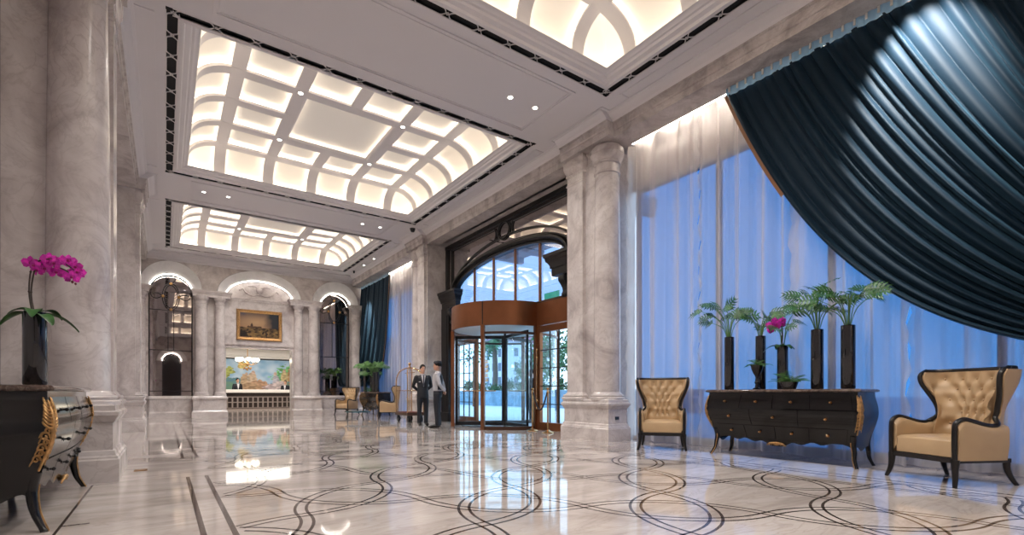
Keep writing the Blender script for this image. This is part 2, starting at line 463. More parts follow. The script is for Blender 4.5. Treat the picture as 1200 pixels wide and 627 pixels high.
def lattice_run(p0, d, nrm, L, n):
    step = L / n; hw = SW / 2 * .86
    prof = [(0, hw), (.10, hw), (.30, -hw * .98), (.40, -hw), (.60, -hw)]
    # strands: along the oval they hug the border, at the junction they cross twice around a small diamond
    def off(t):                                       # t in 0..1 across one unit, junction centred at 0
        tt = abs((t + .5) % 1 - .5)                    # distance to the junction
        return interp([(0, .30), (.045, .0), (.095, -.60), (.15, -1), (.5, -1)], tt)
    for sgn in (1, -1):
        N = n * 24
        pts = []
        for k in range(N + 1):
            t = k / 24
            o = off(t) * sgn * hw
            q = p0 + d * (t * step) + nrm * o
            pts.append(q)
        zdir = V(0, 0, 1)
        fr = []
        for i, q in enumerate(pts):
            tg = (pts[min(i + 1, N)] - pts[max(i - 1, 0)]).normalized()
            fr.append((q, tg.cross(zdir), zdir))
        lat.strip(fr, [(-.0065, 0), (.0065, 0), (.0065, .012), (-.0065, .012)])
    for sgn in (1, -1):
        lat.beam(p0 + nrm * sgn * (SW / 2 - .004) + V(0, 0, .006), p0 + d * L + nrm * sgn * (SW / 2 - .004) + V(0, 0, .006), .012, .014)
for c, h in TRAYS:
    x0, x1, y0, y1 = XC - SX, XC + SX, c - h, c + h
    # dark slot and its white lattice
    slot.rings(x0, x1, y0, y1, [(0, CEIL), (0, CEIL + .05), (-SW, CEIL + .05), (-SW, CEIL)], False, False)
    for (px, py), (dx, dy), L in (((x0, y0), (1, 0), x1 - x0), ((x1, y0), (0, 1), y1 - y0), ((x1, y1), (-1, 0), x1 - x0), ((x0, y1), (0, -1), y1 - y0)):
        d = V(dx, dy, 0); nr = V(-dy, dx, 0)
        lattice_run(V(px, py, CEIL - .004) + nr * SW / 2 + d * SW * .5, d, nr, L - SW, round((L - SW) / .535))
    # stepped moulding from slot to lip
    cm.rings(x0, x1, y0, y1, [(-SW, CEIL + .05), (-SW, CEIL - .012), (-SW - .03, CEIL - .02), (-SW - .06, CEIL - .012), (-SW - .075, CEIL + .03),
                              (-.31, CEIL + .045), (-.33, CEIL + .075), (-.365, CEIL + .08), (-.40, CEIL + .11), (-.42, CEIL + .115), (-.435, ZL)], False, False)
    # mould into the cove
    cw, cwy = .66, (.50 if h > 3 else .52)
    il = .44
    lx0, lx1, ly0, ly1 = x0 + il, x1 - il, y0 + il, y1 - il
    def cove(i, w, hgt):                               # height above lip at inset i
        if i >= w: return hgt
        i = max(i, 0); u = 1 - i / w
        return hgt * math.sqrt(max(0, 1 - u * u))
    def zsurf(x, y, o=0.0):
        zx = cove(min(x - lx0, lx1 - x) + o, cw + o, ZF - ZL + o * 1.2); zy = cove(min(y - ly0, ly1 - y) + o, cwy + o, ZF - ZL + o * 1.2)
        return ZL + min(zx, zy)
    # backing panels
    o = .15; NN = 8
    ins = []
    for k in range(NN + 1):
        ph = PI / 2 * k / NN
        ins.append((1 - math.cos(ph), math.sin(ph)))
    def cove_rings(mb, o):
        k0 = len(mb.v)
        for a, b in ins:
            ix = -o + (cw + o) * a; iy = -o + (cwy + o) * a; z = ZL + (ZF - ZL + o * .9) * b
            mb.v += [(lx0 + ix, ly0 + iy, z), (lx1 - ix, ly0 + iy, z), (lx1 - ix, ly1 - iy, z), (lx0 + ix, ly1 - iy, z)]
        for i in range(NN):
            for j in range(4):
                j2 = (j + 1) % 4
                mb.f.append((k0 + 4 * i + j, k0 + 4 * i + j2, k0 + 4 * i + 4 + j2, k0 + 4 * i + 4 + j)); mb.fm.append(0)
        e = k0 + 4 * NN; mb.f.append((e, e + 1, e + 2, e + 3)); mb.fm.append(0)
    cove_rings(pan, o)
    pan.rings(lx0, lx1, ly0, ly1, [(o, ZL), (-.005, ZL)], False, False)
    rx = [lx0 + cw, XC - 1.07, XC, XC + 1.07, lx1 - cw]
    hy = (ly1 - ly0) / 2 - cwy
    ry = [c - hy, c - hy / 2, c, c + hy / 2, c + hy]
    RW = .24
    def ribline(P, dz=0.0):                                     # P(t)->(x,y); rib follows the cove surface
        fr = []; NS = 44
        pts = []
        for k in range(NS + 1):
            t = k / NS
            t = .5 - .5 * math.cos(PI * t)              # denser at the ends
            x, y = P(t); pts.append(V(x, y, zsurf(x, y) - dz))
        d = (pts[-1] - pts[0]); d.z = 0; d.normalize(); side = V(-d.y, d.x, 0)
        for i, q in enumerate(pts):
            tg = (pts[min(i + 1, NS)] - pts[max(i - 1, 0)]).normalized(); up = tg.cross(side); 
            if up.z < 0: up = -up
            fr.append((q, side, up))
        hw = RW / 2
        rib.strip(fr, [(-hw, 0), (hw, 0), (hw, .035), (hw - .015, .035), (hw - .015, .06), (-hw + .015, .06), (-hw + .015, .035), (-hw, .035)])
        for sgn in (1, -1):
            led.strip(fr[2:-2], [(sgn * (hw - .05), .062), (sgn * (hw - .02), .062), (sgn * (hw - .02), .075), (sgn * (hw - .05), .075)])
    def seg_x(x, a, b): ribline(lambda t: (x, lerp(a, b, t)))
    def seg_y(y, a, b): ribline(lambda t: (lerp(a, b, t), y), .004)
    for i, x in enumerate(rx):
        if i == 2: seg_x(x, ly0, ry[1]); seg_x(x, ry[3], ly1)
        else: seg_x(x, ly0, ly1)
    for i, y in enumerate(ry):
        if i == 2: seg_y(y, lx0, rx[1]); seg_y(y, rx[3], lx1)
        else: seg_y(y, lx0, lx1)
    # led round the lip of the cove
    led.rings(lx0, lx1, ly0, ly1, [(.10, ZL + .012), (.06, ZL + .012), (.06, ZL + .03), (.10, ZL + .03), (.10, ZL + .012)], False, False)
    # inner moulding of the big centre panel
    rib.rings(rx[1], rx[3], ry[1], ry[3], [(-RW / 2 + .004, ZF - .006), (-RW / 2 - .03, ZF + .01), (-RW / 2 - .05, ZF + .05), (-RW / 2 - .02, ZF + .055)], False, False)
    for x in (rx[1], rx[3]):
        for y in (ry[1], ry[3]): lampf.append((x, y, ZF - .005))
for y in (7.3, 15.45):
    for x in ((.85, 1.42, 5.12, 5.69) if y > 8 else (5.12, 5.69)): lampf.append((x, y, CEIL))
for x, y in ((6.82, 19.2), (6.82, 20.4)): lampf.append((x, y, CEIL))
cm.build('plaster_ceiling', 'plaster', ceil, smooth=30, fixn=False)
pan.build('coffer_panel', 'panel', ceil, smooth=30, fixn=False)
rib.build('coffer_rib', 'plaster', ceil, smooth=35)
led.build('cove_light', 'led', ceil, smooth=0)
lat.build('lattice', 'lattice', ceil, smooth=30)
slot.build('slot', 'slot', ceil, smooth=0, fixn=False)
roof = MB(); roof.box(-1.5, 8.3, YN - .1, YB + .2, 7.4, 7.5); roof.build('roof_slab', 'plaster', ceil, smooth=0)

# ------------------------------------------------------------------ downlights
def add_spot(loc, target, power, angle, blend=.6, col=(1, .93, .84), parent=None, r=.05):
    ld = bpy.data.lights.new('spot_lamp', 'SPOT'); ld.energy = power; ld.spot_size = math.radians(angle); ld.spot_blend = blend
    ld.color = col; ld.shadow_soft_size = r
    o = bpy.data.objects.new('spot_lamp', ld); COL.objects.link(o)
    o.location = loc; dv = Vector(target) - Vector(loc); o.rotation_euler = dv.to_track_quat('-Z', 'Y').to_euler()
    if parent:
        o.parent = parent; o.matrix_parent_inverse = Matrix.Translation(-Vector(parent.location))
    return o
dl_ring = None
for i, (x, y, z) in enumerate(lampf):
    if z > 6.5: wh = 'set in a rib crossing of the %s coffered tray' % ('middle' if 8 < y < 15 else 'far' if y > 15 else 'near' if y > 0 else 'hindmost')
    elif y < 8: wh = 'in the plaster crossing between the near and middle trays'
    elif y < 18: wh = 'in the plaster crossing between the middle and far trays'
    else: wh = 'in the plaster edge above the far blue drape'
    if dl_ring is None:
        r = thing('downlight', '', 'ceiling light', (x, y, z), 0)
        MB().lathe([(.030, -.001), (.052, -.004), (.056, -.010), (.062, -.010), (.068, 0)], 20).build('trim_ring', 'white_wall', r)
        MB().lathe([(.0, -.003), (.045, -.003)], 16).build('lamp_face', 'bulb', r, fixn=False)
        dl_ring = r
    else: r = dup(dl_ring, (x, y, z), 0, '')
    r['label'] = 'small round white recessed downlight ' + wh; r['group'] = 'downlights ' + wh
    if y < 18 or z > 6.5: add_spot((x, y, z - .04), (x, y, 0), SPOT_POWER * (1 if z > 6.5 else .28), 135, 1.0, (1, .95, .90), r, .09)

# ------------------------------------------------------------------ beams (entablature) on both sides
BEAM = [(0, SOFF), (0, 6.00), (-.02, 6.005), (-.03, 6.03), (-.02, 6.035), (-.02, 6.13), (-.05, 6.14), (-.05, 6.16)]
CROWN = [(-.02, 6.15), (-.06, 6.16), (-.08, 6.20), (-.14, 6.235), (-.17, 6.27), (-.21, 6.28), (-.21, CEIL), (.3, CEIL), (.3, 6.15)]
def beam_piece(mb, xf, y0, y1, back, flip):
    f = (lambda x: mx(x)) if flip else (lambda x: x)
    mb.prism([(f(xf + a), z) for a, z in BEAM] + [(f(back), 6.16), (f(back), SOFF)], 'y', y0, y1, 0)
    mb.prism([(f(xf + a), z) for a, z in CROWN], 'y', y0, y1, 1)
PIER = [(6.61, 8.0), (14.9, 16.29)]
for flip, nm, lb in ((False, 'trim_1', 'pale marble beam with stepped fascia along the window side of the lobby'), (True, 'trim_2', 'pale marble beam with stepped fascia along the left colonnade')):
    b = MB(); yy = YN
    for (a, c) in PIER:
        beam_piece(b, XB, yy, a, 7.58, flip); beam_piece(b, XP, a, c, 7.9, flip); yy = c
    beam_piece(b, XB, yy, YB - .02, 7.58, flip)
    # deep soffit over the door bay
    if not flip: b.box(7.5, 7.95, 8.0, 14.9, SOFF, SOFF + .2)
    else: b.box(mx(7.86), mx(7.5), YN, YB - .02, SOFF, SOFF + .1)
    tag(b.build(nm, ['marble_frieze', 'plaster'], smooth=30), lb, 'beam', kind='structure')

# ------------------------------------------------------------------ piers with column and pilaster
PLINTH = [(0, 0), (0, .235), (-.012, .25), (-.012, .265), (-.03, .285), (-.04, .325), (-.055, .335), (-.055, .62), (-.04, .635), (-.03, .66), (-.005, .70), (-.005, .735), (-.03, .75), (-.035, .80), (-.06, .815)]
def cap_prof(r):
    return [(r, 5.30), (r + .025, 5.315), (r + .025, 5.345), (r, 5.36), (r, 5.50), (r + .03, 5.515), (r + .035, 5.545), (r + .02, 5.56), (r + .05, 5.60), (r + .085, 5.66), (r + .09, 5.69), (r + .10, 5.70), (r + .10, 5.80), (r + .03, 5.80), (r + .03, 5.89)]
def base_prof(r):
    return [(r + .085, .80), (r + .085, .845), (r + .075, .855), (r + .055, .86), (r + .065, .885), (r + .055, .905), (r + .03, .91), (r + .02, .93), (r, .955)]
def pier(label, flipx, flipy):
    fx = (lambda x: mx(x)) if flipx else (lambda x: x)
    fy = (lambda y: 2 * 11.45 - y) if flipy else (lambda y: y)
    ox, oy = fx(7.3), fy(7.3)
    t = thing('marble_column', label, 'column', (ox, oy, 0))
    loc = (-ox, -oy, 0)
    def fin(mb, name, mat, **k):
        for i in range(len(mb.v)):
            x, y, z = mb.v[i]; mb.v[i] = (fx(x), fy(y), z)
        return mb.build(name, mat, t, loc=loc, **k)
    fin(MB().rings(6.93, 7.56, 6.61, 8.0, PLINTH), 'plinth', 'marble', smooth=25)
    fin(MB().box(7.12, 7.88, 6.96, 7.97, .8, SOFF + .02), 'pier_core', 'marble', smooth=0)
    r = .265
    fin(MB().lathe(base_prof(r) + [(r * (1 - .10 * max(0, (k / 10 - .3) / .7) ** 1.5), lerp(.955, 5.30, k / 10)) for k in range(1, 11)], 40, (7.29, 6.99, 0)), 'shaft', 'marble', smooth=35)
    fin(MB().lathe(cap_prof(r * .9), 40, (7.29, 6.99, 0)), 'capital', 'marble', smooth=35)
    off = lambda pr, r0: [(a - r0, z) for a, z in pr]
    fin(MB().rings(7.03, 7.3, 7.43, 7.90, off(base_prof(0), 0) + [(0, 5.30)] , False, False), 'pilaster', 'marble', smooth=25)
    fin(MB().rings(7.03, 7.3, 7.43, 7.90, [(a * .6, z) for a, z in off(cap_prof(0), 0)], False, False), 'pilaster_capital', 'marble', smooth=25)
    return t
pier('tall pale marble column and pilaster on a stepped plinth beside the revolving door', False, False)
pier('pale marble column behind the luggage cart and the two standing men', False, True)
pier('large grey-beige marble column behind the black chest at the left edge', True, False)
pier('half-hidden marble column just beyond the large left column', True, True)
sk = MB().box(7.19, 7.3, -.001, .0, 0, .01)
sp = MB(); sp.rings(7.17, 7.27, .415, .475, [(0, 0), (0, .012)]); 
sp.v = [(x, 6.663 - z, y) for x, y, z in sp.v]
tag(sp.build('socket_plate', 'plate', smooth=0), 'small dark socket plate on the near side of the marble column plinth', 'socket')

# ------------------------------------------------------------------ walls
tag(MB().box(-1.50, -1.36, YN, YB + .3, 0, CEIL).build('wall_left', 'marble', smooth=0), 'grey-beige marble wall behind the left colonnade', 'wall', kind='structure')
w = MB()
w.box(7.95, 8.15, YN, 6.9, 5.1, CEIL); w.box(7.95, 8.15, YN, 6.9, 0, .06); w.box(7.95, 8.15, YN, -2.2, 0, 5.2)
w.box(7.95, 8.15, 16.0, YB + .3, 5.1, CEIL); w.box(7.95, 8.15, 16.0, YB + .3, 0, .06); w.box(7.95, 8.15, 22.5, YB + .3, 0, 5.2)
w.box(7.95, 8.15, 6.9, 16.0, 5.86, CEIL); w.box(7.90, 8.15, 7.0, 8.02, 0, 5.9); w.box(7.90, 8.15, 14.88, 16.1, 0, 5.9)
tag(w.build('wall_right', 'marble', smooth=0), 'marble window wall on the right side of the lobby', 'wall', kind='structure')
# near wall behind the camera, with an arched dark doorway
w = MB(); axc, ar, asp = .55, .75, 4.0
w.box(-1.5, axc - ar, YN - .2, YN, 0, CEIL); w.box(axc + ar, 8.15, YN - .2, YN, 0, CEIL)
for k in range(20):
    a0, a1 = PI - PI * k / 20, PI - PI * (k + 1) / 20
    xa, xb = axc + ar * math.cos(a0), axc + ar * math.cos(a1)
    w.add([(xa, YN, asp + ar * math.sin(a0)), (xb, YN, asp + ar * math.sin(a1)), (xb, YN, CEIL), (xa, YN, CEIL)], [(0, 1, 2, 3)])
w.box(axc - ar - .3, axc + ar + .3, YN - 2.2, YN - 2.1, 0, 5.2, 1)
wn_ = w.build('wall_near', ['marble', 'bar_dark'], smooth=0); tag(wn_, 'marble end wall with a dark arched doorway behind the viewer', 'wall', kind='structure')
hd = MB()
def arch_ring(mb, xc, y_in, y_out, hi, ri, zi, ho, ro, zo, yb, n=36, a0=0.0):
    k = len(mb.v)
    for i in range(n + 1):
        a = PI - PI * i / n
        c, s_ = math.cos(a), math.sin(a)
        mb.v += [(xc + hi * c, y_in, zi + ri * s_), (xc + lerp(hi, ho, .5) * c, lerp(y_in, y_out, .75), lerp(zi, zo, .5) + lerp(ri, ro, .5) * s_), (xc + ho * c, y_out, zo + ro * s_),
                 (xc + (ho + .02) * c, y_out + (yb - y_out) * .3, zo + (ro + .02) * s_), (xc + (ho + .02) * c, yb, zo + (ro + .02) * s_)]
    for i in range(n):
        for j in range(4):
            p = k + 5 * i + j
            mb.f.append((p, p + 1, p + 6, p + 5)); mb.fm.append(0)
arch_ring(hd, axc, YN + .01, YN + .2, ar, ar, asp, ar + .45, ar + .45, asp, YN)
hd.build('arch_hood', 'hood', wn_, smooth=40)
MB().tube([(axc + .74 * math.cos(PI - PI * k / 30), YN + .04, asp + .74 * math.sin(PI - PI * k / 30)) for k in range(31)], .015, 6).build('arch_light', 'led_arch', wn_)

# back wall -----------------------------------------------------------------------------------
ML = (.20, .70, 4.77, .70); MR = (mx(.20), .68, 4.77, .68); LU = (XC, 1.24, 4.90, .70)      # centre, half width, spring, rise
OP0, OP1, OPZ = 2.03, 4.51, 2.80
wb_ = MB()
def quad(x0, x1, z0, z1, y=YB): wb_.add([(x0, y, z0), (x1, y, z0), (x1, y, z1), (x0, y, z1)], [(0, 1, 2, 3)])
def above_arch(xc, hw, zs, rise, ztop, n=32, depth=.26):
    P = [(xc + hw * math.cos(PI - PI * k / n), zs + rise * math.sin(PI - PI * k / n)) for k in range(n + 1)]
    for (xa, za), (xb, zb) in zip(P, P[1:]):
        wb_.add([(xa, YB, za), (xb, YB, zb), (xb, YB, ztop), (xa, YB, ztop)], [(0, 1, 2, 3)])
        wb_.add([(xa, YB, za), (xb, YB, zb), (xb, YB + depth, zb), (xa, YB + depth, za)], [(3, 2, 1, 0)])
for xc, hw, zs, rise in (ML, MR):
    quad(xc - hw, xc + hw, 0, .83); above_arch(xc, hw, zs, rise, CEIL)
    for sx in (-1, 1): wb_.add([(xc + sx * hw, YB, .83), (xc + sx * hw, YB, zs), (xc + sx * hw, YB + .26, zs), (xc + sx * hw, YB + .26, .83)], [(0, 1, 2, 3)])
    wb_.add([(xc - hw, YB, .83), (xc + hw, YB, .83), (xc + hw, YB + .26, .83), (xc - hw, YB + .26, .83)], [(0, 1, 2, 3)])
quad(-1.4, ML[0] - ML[1], 0, CEIL); quad(ML[0] + ML[1], OP0, 0, CEIL); quad(OP1, MR[0] - MR[1], 0, CEIL); quad(MR[0] + MR[1], 8.1, 0, CEIL)
quad(OP0, OP1, OPZ, LU[2]); above_arch(*LU, CEIL, depth=.2)
P = [(LU[0] + LU[1] * math.cos(PI - PI * k / 32), LU[2] + LU[3] * math.sin(PI - PI * k / 32)) for k in range(33)]
wb_.add([(LU[0], YB + .2, LU[2])] + [(x, YB + .2, z) for x, z in P], [(0, i + 1, i + 2) for i in range(32)])
wb_.add([(LU[0] - LU[1], YB, LU[2]), (LU[0] + LU[1], YB, LU[2]), (LU[0] + LU[1], YB + .2, LU[2]), (LU[0] - LU[1], YB + .2, LU[2])], [(0, 1, 2, 3)])
wb_.box(OP0 - .25, OP0, YB + .012, YB + .5, 0, OPZ + .3); wb_.box(OP1, OP1 + .25, YB + .012, YB + .5, 0, OPZ + .3); wb_.box(OP0, OP1, YB + .012, YB + .5, OPZ, OPZ + .3)
for x0, x1 in ((-.95, -.52), (.84, 2.06), (mx(2.06), mx(.84)), (6.93, 7.62)):             # pedestals under the columns
    wb_.rings(x0, x1, 22.44, YB + .01, PLINTH[:1] + [(0, .20), (-.02, .22), (-.04, .26), (-.05, .27), (-.05, .66), (-.03, .68), (0, .72), (0, .76), (-.03, .79), (-.05, .83)])
for x0, x1 in ((-.5, .9), (5.6, 6.99)):                                                        # dado between pedestals
    wb_.rings(x0, x1, YB - .12, YB + .01, [(0, 0), (0, .18), (-.02, .22), (-.03, .24), (-.03, .68), (0, .72), (0, .78), (-.02, .80), (-.02, .832)])
wb_.rings(OP0 - .06, OP1 + .06, YB - .07, YB + .01, [(-.03, OPZ - .01), (-.03, OPZ + .07), (.0, OPZ + .09), (.02, OPZ + .13), (.02, OPZ + .16)])
for x0, x1, d in ((.84, 2.2, .40), (mx(2.2), mx(.84), .40), (-1.1, -.42, .40), (6.90, 7.62, .42)):    # entablature blocks over the columns
    wb_.rings(x0, x1, YB - d, YB + .01, [(-.05, 4.70), (-.05, 4.80), (-.03, 4.81), (-.03, 4.84), (-.0, 4.88), (.02, 4.92), (.02, 4.955)])
wb_.rings(2.2, mx(2.2), YB - .05, YB + .01, [(-.02, 4.72), (-.02, 4.78), (0, 4.80), (.0, 4.86)])
wall_back = wb_.build('wall_back', 'marble', smooth=20, fixn=False)
tag(wall_back, 'beige marble end wall with three lit arches, columns and a wide service opening', 'wall', kind='structure')
hd = MB()
arch_ring(hd, ML[0], YB - .02, YB - .20, .71, .71, 4.77, .98, 1.0, 4.955, YB)
arch_ring(hd, MR[0], YB - .02, YB - .20, .69, .69, 4.77, .98, 1.0, 4.955, YB)
arch_ring(hd, LU[0], YB - .02, YB - .22, 1.24, .70, 4.90, 1.55, 1.02, 4.955, YB)
hd.build('arch_hood', 'hood', wall_back, smooth=40)
la = MB()
for xc, hw, zs, rise in (ML, MR, LU):
    la.tube([(xc + (hw - .005) * math.cos(PI - PI * k / 36), YB - .035, zs + (rise - .005) * math.sin(PI - PI * k / 36)) for k in range(1, 36)], .006, 6)
la.build('arch_light', 'led_arch', wall_back)
# relief in the lunette
rl = MB()
for s_ in (-1, 1):
    rl.tube(curve([(XC, YB + .19, 5.12), (XC + s_ * .25, YB + .18, 5.02), (XC + s_ * .5, YB + .18, 5.12), (XC + s_ * .62, YB + .18, 5.28), (XC + s_ * .75, YB + .18, 5.2)], 6), .035, 6)
    rl.tube(curve([(XC, YB + .19, 5.30), (XC + s_ * .18, YB + .18, 5.42), (XC + s_ * .42, YB + .18, 5.40)], 6), .03, 6)
rl.ball((XC, YB + .19, 5.25), .13, 12, (1, .3, 1.1))
rl.build('relief', 'marble', wall_back)
cn = MB()
cn.prism([(YB + .02, 6.0), (YB - .04, 6.0), (YB - .05, 6.05), (YB - .10, 6.08), (YB - .13, 6.14), (YB - .22, 6.19), (YB - .25, 6.24), (YB - .34, 6.26), (YB - .34, CEIL), (YB + .02, CEIL)], 'x', mx(XB) - .8, XB + .4)
tag(cn.build('trim_3', 'plaster', smooth=30), 'white moulded cornice along the top of the end wall', 'cornice', kind='structure')
# small columns of the back wall
def small_column(x, r, label, sub, grp=None):
    t = thing('wall_column', label, 'column', (x, YB - .15, .83))
    MB().lathe([(r + .05, 0), (r + .05, .06), (r + .02, .08), (r + .03, .11), (r, .15)] + [(r * (1 - .1 * k / 8), lerp(.15, 3.60, k / 8)) for k in range(1, 9)], 24).build('shaft', 'marble', t, smooth=35)
    r2 = r * .9
    MB().lathe([(r2, 3.60), (r2 + .02, 3.61), (r2 + .02, 3.64), (r2, 3.65), (r2, 3.72), (r2 + .05, 3.79), (r2 + .06, 3.82), (r2 + .06, 3.925), (r2, 3.925)], 24).build('capital', 'marble', t, smooth=35)
small_column(1.17, .235, 'round marble column right of the left arched mirror on the end wall', 0)
small_column(1.80, .18, 'slimmer marble column just left of the service opening and painting', 0)
small_column(mx(1.80), .18, 'slimmer marble column just right of the service opening and painting', 0)
small_column(mx(1.17), .235, 'round marble column left of the right arched mirror on the end wall', 0)
small_column(7.25, .26, 'round marble column between the right arched mirror and the far blue drape', 0)
small_column(-.78, .22, 'round marble column at the left edge of the left arched mirror', 0)
# arched mirrors with leaded pattern
def arched_mirror(label, prm):
    xc, hw, zs, rise = prm; y = YB + .2
    t = thing('arched_mirror', label, 'mirror', (xc, y, .83))
    g = MB(); Pm = [(-hw, 0), (hw, 0)] + [(hw * math.cos(PI * k / 30), zs - .83 + rise * math.sin(PI * k / 30)) for k in range(31)]
    g.prism(Pm, 'y', 0, .03); g.build('mirror_glass', 'mirror', t, smooth=0)
    L = MB(); yy = -.012
    rail = [(-hw + .02, yy, 0)] + [(-(hw - .02) * math.cos(PI * k / 30), yy, zs - .83 + (rise - .02) * math.sin(PI * k / 30)) for k in range(31)] + [(hw - .02, yy, 0)]
    L.tube(rail, .018, 6)
    for z in (.19, 1.76, 3.30): L.tube([(-hw, yy, z), (hw, yy, z)], .012, 6)
    zc = 3.83
    for a, b in ((.27, .52), (.21, .44)): L.tube([(a * math.cos(2 * PI * k / 32), yy, zc + b * math.sin(2 * PI * k / 32)) for k in range(32)], .013, 6, closed=True)
    for s_ in (-1, 1):
        L.tube([(s_ * .09, yy, 3.30), (s_ * .09, yy, 1.76)], .011, 6)
        L.tube(curve([(s_ * .27, yy, zc), (s_ * .45, yy, zc - .10), (s_ * .60, yy, zc - .04), (s_ * .64, yy, zc + .12)], 6), .013, 6)
        L.tube(curve([(s_ * .27, yy, zc + .02), (s_ * .42, yy, zc + .10), (s_ * .58, yy, zc + .08)], 6), .012, 6)
        L.tube(curve([(0, yy, zc + .52), (s_ * .12, yy, zc + .62), (s_ * .16, yy, zc + .78)], 6), .012, 6)
    L.build('leading', 'black_metal', t)
    for x, z in ((0, zc + .50), (0, zc - .50), (-.25, zc), (.25, zc)):
        MB().ball((x, yy - .01, z), .055, 8, (1, .5, 1)).build('rosette', 'gold', t)
arched_mirror('tall arched smoked mirror with leaded oval at the left of the end wall', ML)
arched_mirror('arched smoked mirror beside the far blue drape, reflecting it', MR)
# framed painting
def colour_grid(name, fn, x0, x1, z0, z1, nx, nz, mat, parent=None, y=0.0):
    m = MB(); m.grid(lambda a, b: (lerp(x0, x1, a), y, lerp(z0, z1, b)), nx, nz)
    o = m.build(name, mat, parent, smooth=0, fixn=False)
    ca = o.data.color_attributes.new('paint', 'FLOAT_COLOR', 'POINT')
    for i in range(nx + 1):
        for j in range(nz + 1):
            c = fn(i / nx, j / nz); ca.data[i * (nz + 1) + j].color = (*c, 1)
    return o
def mixc(a, b, t):
    t = max(0, min(1, t)); return tuple(lerp(p, q, t) for p, q in zip(a, b))
def nz(x, y, s, k=0): return mnoise.noise(V(x * s, y * s, k * 7.3))
def landscape(u, v):
    c = mixc((.45, .26, .14), (.22, .15, .12), (v - .45) / .55)
    c = mixc(c, (.62, .40, .22), max(0, 1 - math.hypot((u - .42) / .5, (v - .62) / .3)))
    c = mixc(c, (.035, .04, .05), 1.6 * (u - .62) / .3 * (.6 + .5 * v) + nz(u, v, 5) * .5)
    c = mixc(c, (.10, .11, .15), .9 - math.hypot((u - .08) / .12, (v - .95) / .12))
    h = .40 + .03 * nz(u, 0, 9)
    if abs(u - .30) < .035 and v < .60 - abs(u - .30) * 3: c = (.09, .05, .035)
    if .19 < u < .55 and v < .46 + .025 * nz(u, 2, 30): c = (.12, .065, .04)
    if v < h:
        c = mixc((.10, .06, .03), (.36, .22, .08), .5 + .9 * nz(u, v, 8, 1) + .5 * nz(u, v, 22, 2) - abs(u - .5) * .8 + (.2 if v < .22 else 0))
        if nz(u, v, 14, 4) > .22: c = (.05, .028, .02)
    if v < .26 and u < .24 - v * .4: c = mixc(c, (.02, .012, .012), .85)
    return tuple(max(.004, x * .62) for x in c)
t = thing('framed_painting', 'gilt-framed dark landscape painting above the service opening', 'painting', (3.245, YB - .03, 3.76))
hw, hh = .855, .63
fr = MB()
for pr in range(4):
    pass
fr.rings(-hw, hw, -hh, hh, [(0, .03), (0, -.02), (-.03, -.06), (-.07, -.05), (-.10, -.025), (-.12, -.03), (-.13, -.01)], False, False)
fr.v = [(x, z, y) for x, y, z in fr.v]
fr.build('frame', 'gold', t, smooth=30)
colour_grid('canvas', landscape, -hw + .12, hw - .12, -hh + .12, hh - .12, 110, 76, 'paint', t, -.005)

# ------------------------------------------------------------------ reception beyond the opening
w = MB(); w.box(-1.5, 9.6, 33.9, 34.1, 0, 3.7); w.box(-1.5, -1.3, YB + .5, 34, 0, 3.7); w.box(9.4, 9.6, YB + .5, 34, 0, 3.7); w.box(-1.4, 9.5, YB + .5, 34, 3.6, 3.7)
w.box(-1.4, OP0 - .2, YB + .4, YB + .5, 0, 3.7); w.box(OP1 + .2, 9.5, YB + .4, YB + .5, 0, 3.7)
w.rings(-1.2, 9.3, 33.6, 33.95, [(0, 3.08), (0, 3.14), (.08, 3.2), (.1, 3.3), (.1, 3.6)])
tag(w.build('wall_reception', 'white_wall', smooth=20), 'pale reception room seen through the service opening', 'wall', kind='structure')
al = bpy.data.lights.new('reception_fill', 'AREA'); al.energy = 420; al.shape = 'RECTANGLE'; al.size = 6; al.size_y = 6; al.color = (1, .93, .84)  # unseen area lamp without a fixture, added to brighten the reception
ao = bpy.data.objects.new('reception_fill', al); COL.objects.link(ao); ao.location = (4.3, 29.2, 3.57)
